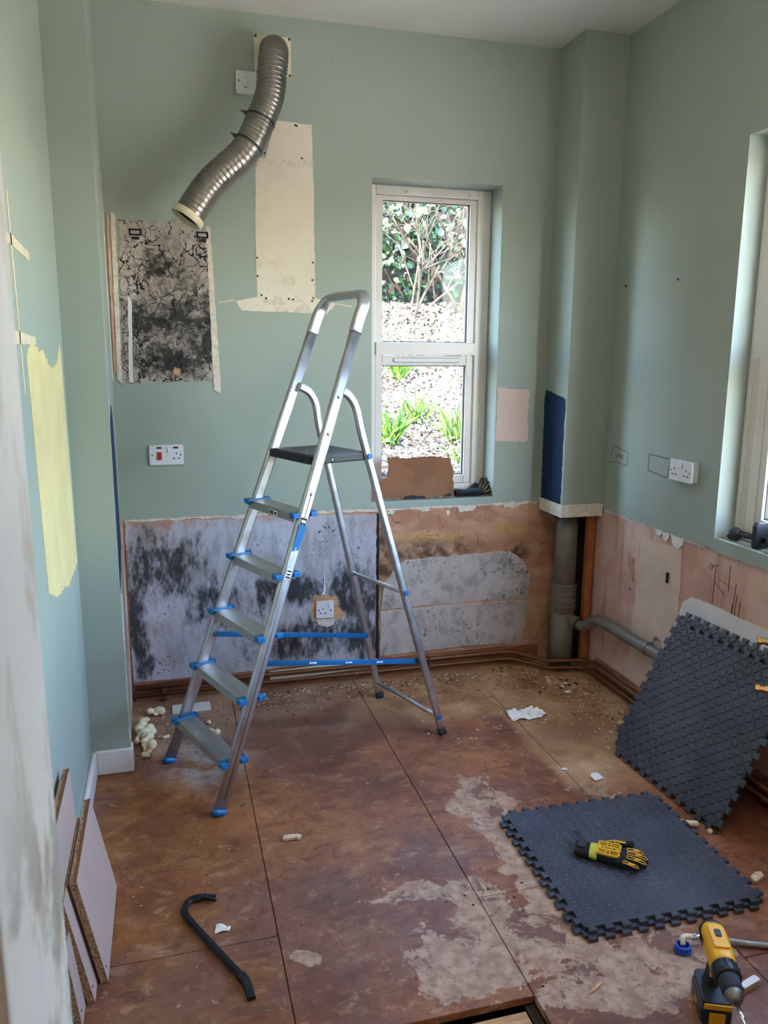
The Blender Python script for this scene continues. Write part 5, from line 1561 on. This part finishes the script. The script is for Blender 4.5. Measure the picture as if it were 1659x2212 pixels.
# ------------------------------------------------------------------ ceiling lamp of the kitchen (behind the frame's upper edge)
lp = thing('ceiling_lamp', 'warm ceiling spotlight over the doorway end of the kitchen', 'lamp', (1.02, 1.00, CH))
MB().lathe([(.05, 0), (.05, -.012), (.012, -.016), (.012, -.05), (.030, -.055), (.034, -.10), (.030, -.10)], 24).build('fitting', ['white_plastic'], lp)
tb = NT('lamp_glow'); tb.done(S(255, 220, 170), .5, Emission_Color=S(255, 214, 160), Emission_Strength=6.0); MAT['lamp_glow'] = tb.mat
MB().ball((0, 0, -.105), (.026, .026, .02), 14, 8).build('bulb', ['lamp_glow'], lp)
ld = bpy.data.lights.new('lamp_light', 'POINT'); ld.energy = 4.5; ld.color = (1.0, .84, .66); ld.shadow_soft_size = .04
lo_ = bpy.data.objects.new('lamp_light', ld); COL.objects.link(lo_); lo_.location = (1.02, 1.00, CH - .16)

hl = thing('hall_fill_lamp', 'warm fill lamp added unseen in the hall behind the doorway', 'lamp', (.25, -.55, CH))  # added fill light behind the camera, brightens the room from the front
MB().lathe([(.05, 0), (.05, -.012), (.012, -.016), (.012, -.05), (.09, -.06), (.11, -.11), (.105, -.11)], 24).build('fitting', ['white_plastic'], hl)
MB().ball((0, 0, -.095), (.03, .03, .03), 14, 8).build('bulb', ['lamp_glow'], hl)
ld2 = bpy.data.lights.new('hall_fill_light', 'POINT'); ld2.energy = 4; ld2.color = (1.0, .86, .70); ld2.shadow_soft_size = .06
lo2 = bpy.data.objects.new('hall_fill_light', ld2); COL.objects.link(lo2); lo2.location = (.25, -.55, CH - .2)

# ------------------------------------------------------------------ garden outside
def gz(x, y):
    t = max(0, y - 4.1)
    return .62 + .262 * t + .08 * mnoise.noise(V((x * .9, y * .9, 2))) if y > 4.1 else .5
b = MB(); nx, ny = 56, 40
vs = [(-3 + 12 * i / nx, 3.95 + 7.0 * j / ny, gz(-3 + 12 * i / nx, 3.95 + 7.0 * j / ny)) for j in range(ny + 1) for i in range(nx + 1)]
fs_ = [(j * (nx + 1) + i, j * (nx + 1) + i + 1, (j + 1) * (nx + 1) + i + 1, (j + 1) * (nx + 1) + i) for j in range(ny) for i in range(nx)]
b.add(vs, fs_, 0, True)
struct(b.build('garden_bank', ['bank_soil']))['label'] = 'sunlit sloping garden bank outside the back window'
struct(MB().box(2.3, 14, -8, 3.95, -.2, .1).build('bounce_ground', ['pale_bounce']))['label'] = 'unseen pale ground added to bounce light through the right window'  # unseen ground, made pale to bounce sunlight up to the ceiling
struct(MB().box(-6, 14, 10.6, 11.2, 1.2, 6.0).build('garden_wall', ['dark_soil']))['label'] = 'dark old garden wall under ivy'
rnd = random.Random(2)
def leaf(b, p, n, up, s, mi=0, fold=.25):
    """five-point ivy-like leaf, slightly folded"""
    M = frame(p, n, up)
    pts = [(-.5, 0, 0), (-.32, -.42, fold * .3), (.05, -.5, fold * .35), (.6, 0, -.05), (.05, .5, fold * .35), (-.32, .42, fold * .3), (.05, 0, 0)]
    b.add([(x * s, y * s, z * s) for x, y, z in pts], [(0, 1, 6), (1, 2, 6), (2, 3, 6), (3, 4, 6), (4, 5, 6), (5, 0, 6)], mi, False, M)
def rdir(rnd, base, k):
    return V((base[0] + rnd.gauss(0, k), base[1] + rnd.gauss(0, k), base[2] + rnd.gauss(0, k))).normalized()
# leaf litter on the bank
b = MB()
for i in range(26000):
    y = 4.3 + 6.0 * rnd.random() ** .9
    x = y * rnd.uniform(.20, .47) + rnd.gauss(0, .25)
    s = rnd.uniform(.0022, .0052) * y
    leaf(b, (x, y, gz(x, y) + rnd.uniform(.004, .05)), rdir(rnd, (0, -.3, 1), .5), (rnd.gauss(0, 1), rnd.gauss(0, 1), 0), s, 0)
tag(b.build('leaf_litter', ['litter_leaf']), 'pale fallen leaves covering the garden bank', 'leaves', kind='stuff')
# ivy on the wall
b = MB()
for i in range(9000):
    x = rnd.uniform(.8, 7.0); z = rnd.uniform(2.0, 5.2)
    d = mnoise.noise(V((x * .9, z * .9, 7)))
    if d < -.12 and rnd.random() < .75: continue
    y = 10.55 - max(0, d) * .9 - rnd.random() * .25
    leaf(b, (x, y, z), rdir(rnd, (0, -1, .45), .35), (rnd.gauss(0, .4), 0, -1), rnd.uniform(.045, .10))
tag(b.build('ivy', ['ivy_leaf']), 'glossy green ivy growing over the garden wall', 'ivy', kind='stuff')
# bare shrub and saplings
def branches(b, p, d, L, r, depth, rnd, spread=.5):
    q = [V(p)]
    dd = V(d).normalized()
    for i in range(4):
        dd = (dd + V((rnd.gauss(0, .12), rnd.gauss(0, .12), rnd.gauss(0, .08)))).normalized()
        q.append(q[-1] + dd * (L / 4))
    b.tube(q, r, 6, scales=[1, .92, .84, .76, .66])
    if depth > 0:
        for k in range(3):
            nd = (dd + V((rnd.gauss(0, spread), rnd.gauss(0, spread * .6), rnd.gauss(0, spread * .6)))).normalized()
            branches(b, q[2 + k % 3], nd, L * .72, r * .6, depth - 1, rnd, spread)
def shrub(label, base, stems, L, r, depth, seed, leaves=0, leafm='ivy_leaf', ls=.08):
    rnd = random.Random(seed)
    e = thing('garden_shrub', label, 'shrub', base)
    b = MB()
    for d in stems:
        branches(b, (0, 0, -.05), d, L, r, depth, rnd)
    b.build('stems', ['bark'], e)
    if leaves:
        l = MB()
        for i in range(leaves):
            c = V((rnd.gauss(0, .30), rnd.gauss(0, .18), L * 1.3 + rnd.gauss(0, .40)))
            leaf(l, c, rdir(rnd, (0, -.7, .7), .5), (rnd.gauss(0, 1), 0, -1), ls * rnd.uniform(.6, 1.3))
        o = l.build('foliage', [leafm], e); o['kind'] = 'stuff'
    return e
shrub('bare brown forked shrub in front of the ivy wall', (3.62, 9.6, gz(3.62, 9.6)), [(.25, 0, 1), (-.35, 0, 1), (.05, .05, 1)], 1.0, .026, 3, 4)
shrub('tangle of thin brown twigs at the left of the shrub', (2.9, 9.3, gz(2.9, 9.3)), [(.5, 0, 1), (-.2, 0, 1), (.1, 0, 1), (.7, 0, .8)], .8, .018, 3, 9)
shrub('leafy pale shoots rising from the top of the bank', (3.95, 9.2, gz(3.95, 9.2)), [(-.15, 0, 1), (.2, 0, 1)], .55, .016, 1, 12, 220, 'pale_shoot', .065)
shrub('broad-leaved evergreen bush by the garden wall', (4.35, 9.7, gz(4.35, 9.7)), [(0, 0, 1), (.3, 0, 1)], .6, .02, 1, 15, 800, 'ivy_leaf', .075)
shrub('overhanging ivy bush beside the twig tangle', (3.05, 9.75, 2.75), [(0, 0, 1), (.2, 0, 1)], .5, .02, 1, 17, 800, 'ivy_leaf', .08)
def daff(label, x, y, n, h, seed):
    rnd = random.Random(seed); b = MB()
    for i in range(n):
        a = rnd.uniform(0, 6.28); out = rnd.uniform(.15, .75); L = h * rnd.uniform(.6, 1.1)
        p0 = V((rnd.gauss(0, .03), rnd.gauss(0, .03), 0)); d = V((math.cos(a) * out, math.sin(a) * out, 1))
        pts = [p0 + d * (L * t) + V((0, 0, -L * .5 * t * t * out)) for t in (0, .3, .6, .85, 1)]
        b.sweep(pts, rrect(.016, .003, .001, 1), (math.sin(a), -math.cos(a), .1), 0, False, [1, 1, .9, .6, .15])
    o = b.build('daffodil_clump', ['daffodil_leaf']); o.location = (x, y, gz(x, y) - .01)
    return tag(o, label, 'plant', 'daffodil leaf clumps on the bank')
daff('fresh green daffodil leaf clump highest on the bank', 2.06, 7.0, 46, .34, 1)
daff('sparse pale daffodil clump in the middle of the bank', 1.83, 5.75, 26, .30, 2)
daff('dense daffodil clump on the right of the bank', 2.02, 5.42, 50, .34, 3)
daff('dark green daffodil clump at the left window edge', 1.50, 5.35, 46, .32, 4)
daff('short daffodil tuft below the dense clump', 1.93, 5.05, 18, .16, 5)
# hedge outside the right window
b = MB()
for i in range(1800):
    y = rnd.uniform(-3, 6); z = rnd.uniform(.1, 1.3)
    leaf(b, (8.2 + rnd.gauss(0, .25), y, z), rdir(rnd, (-1, 0, .5), .4), (0, rnd.gauss(0, 1), -1), rnd.uniform(.12, .26))
tag(b.build('garden_hedge', ['ivy_leaf']), 'low green hedge beyond the pale ground outside the right window', 'hedge', kind='stuff')
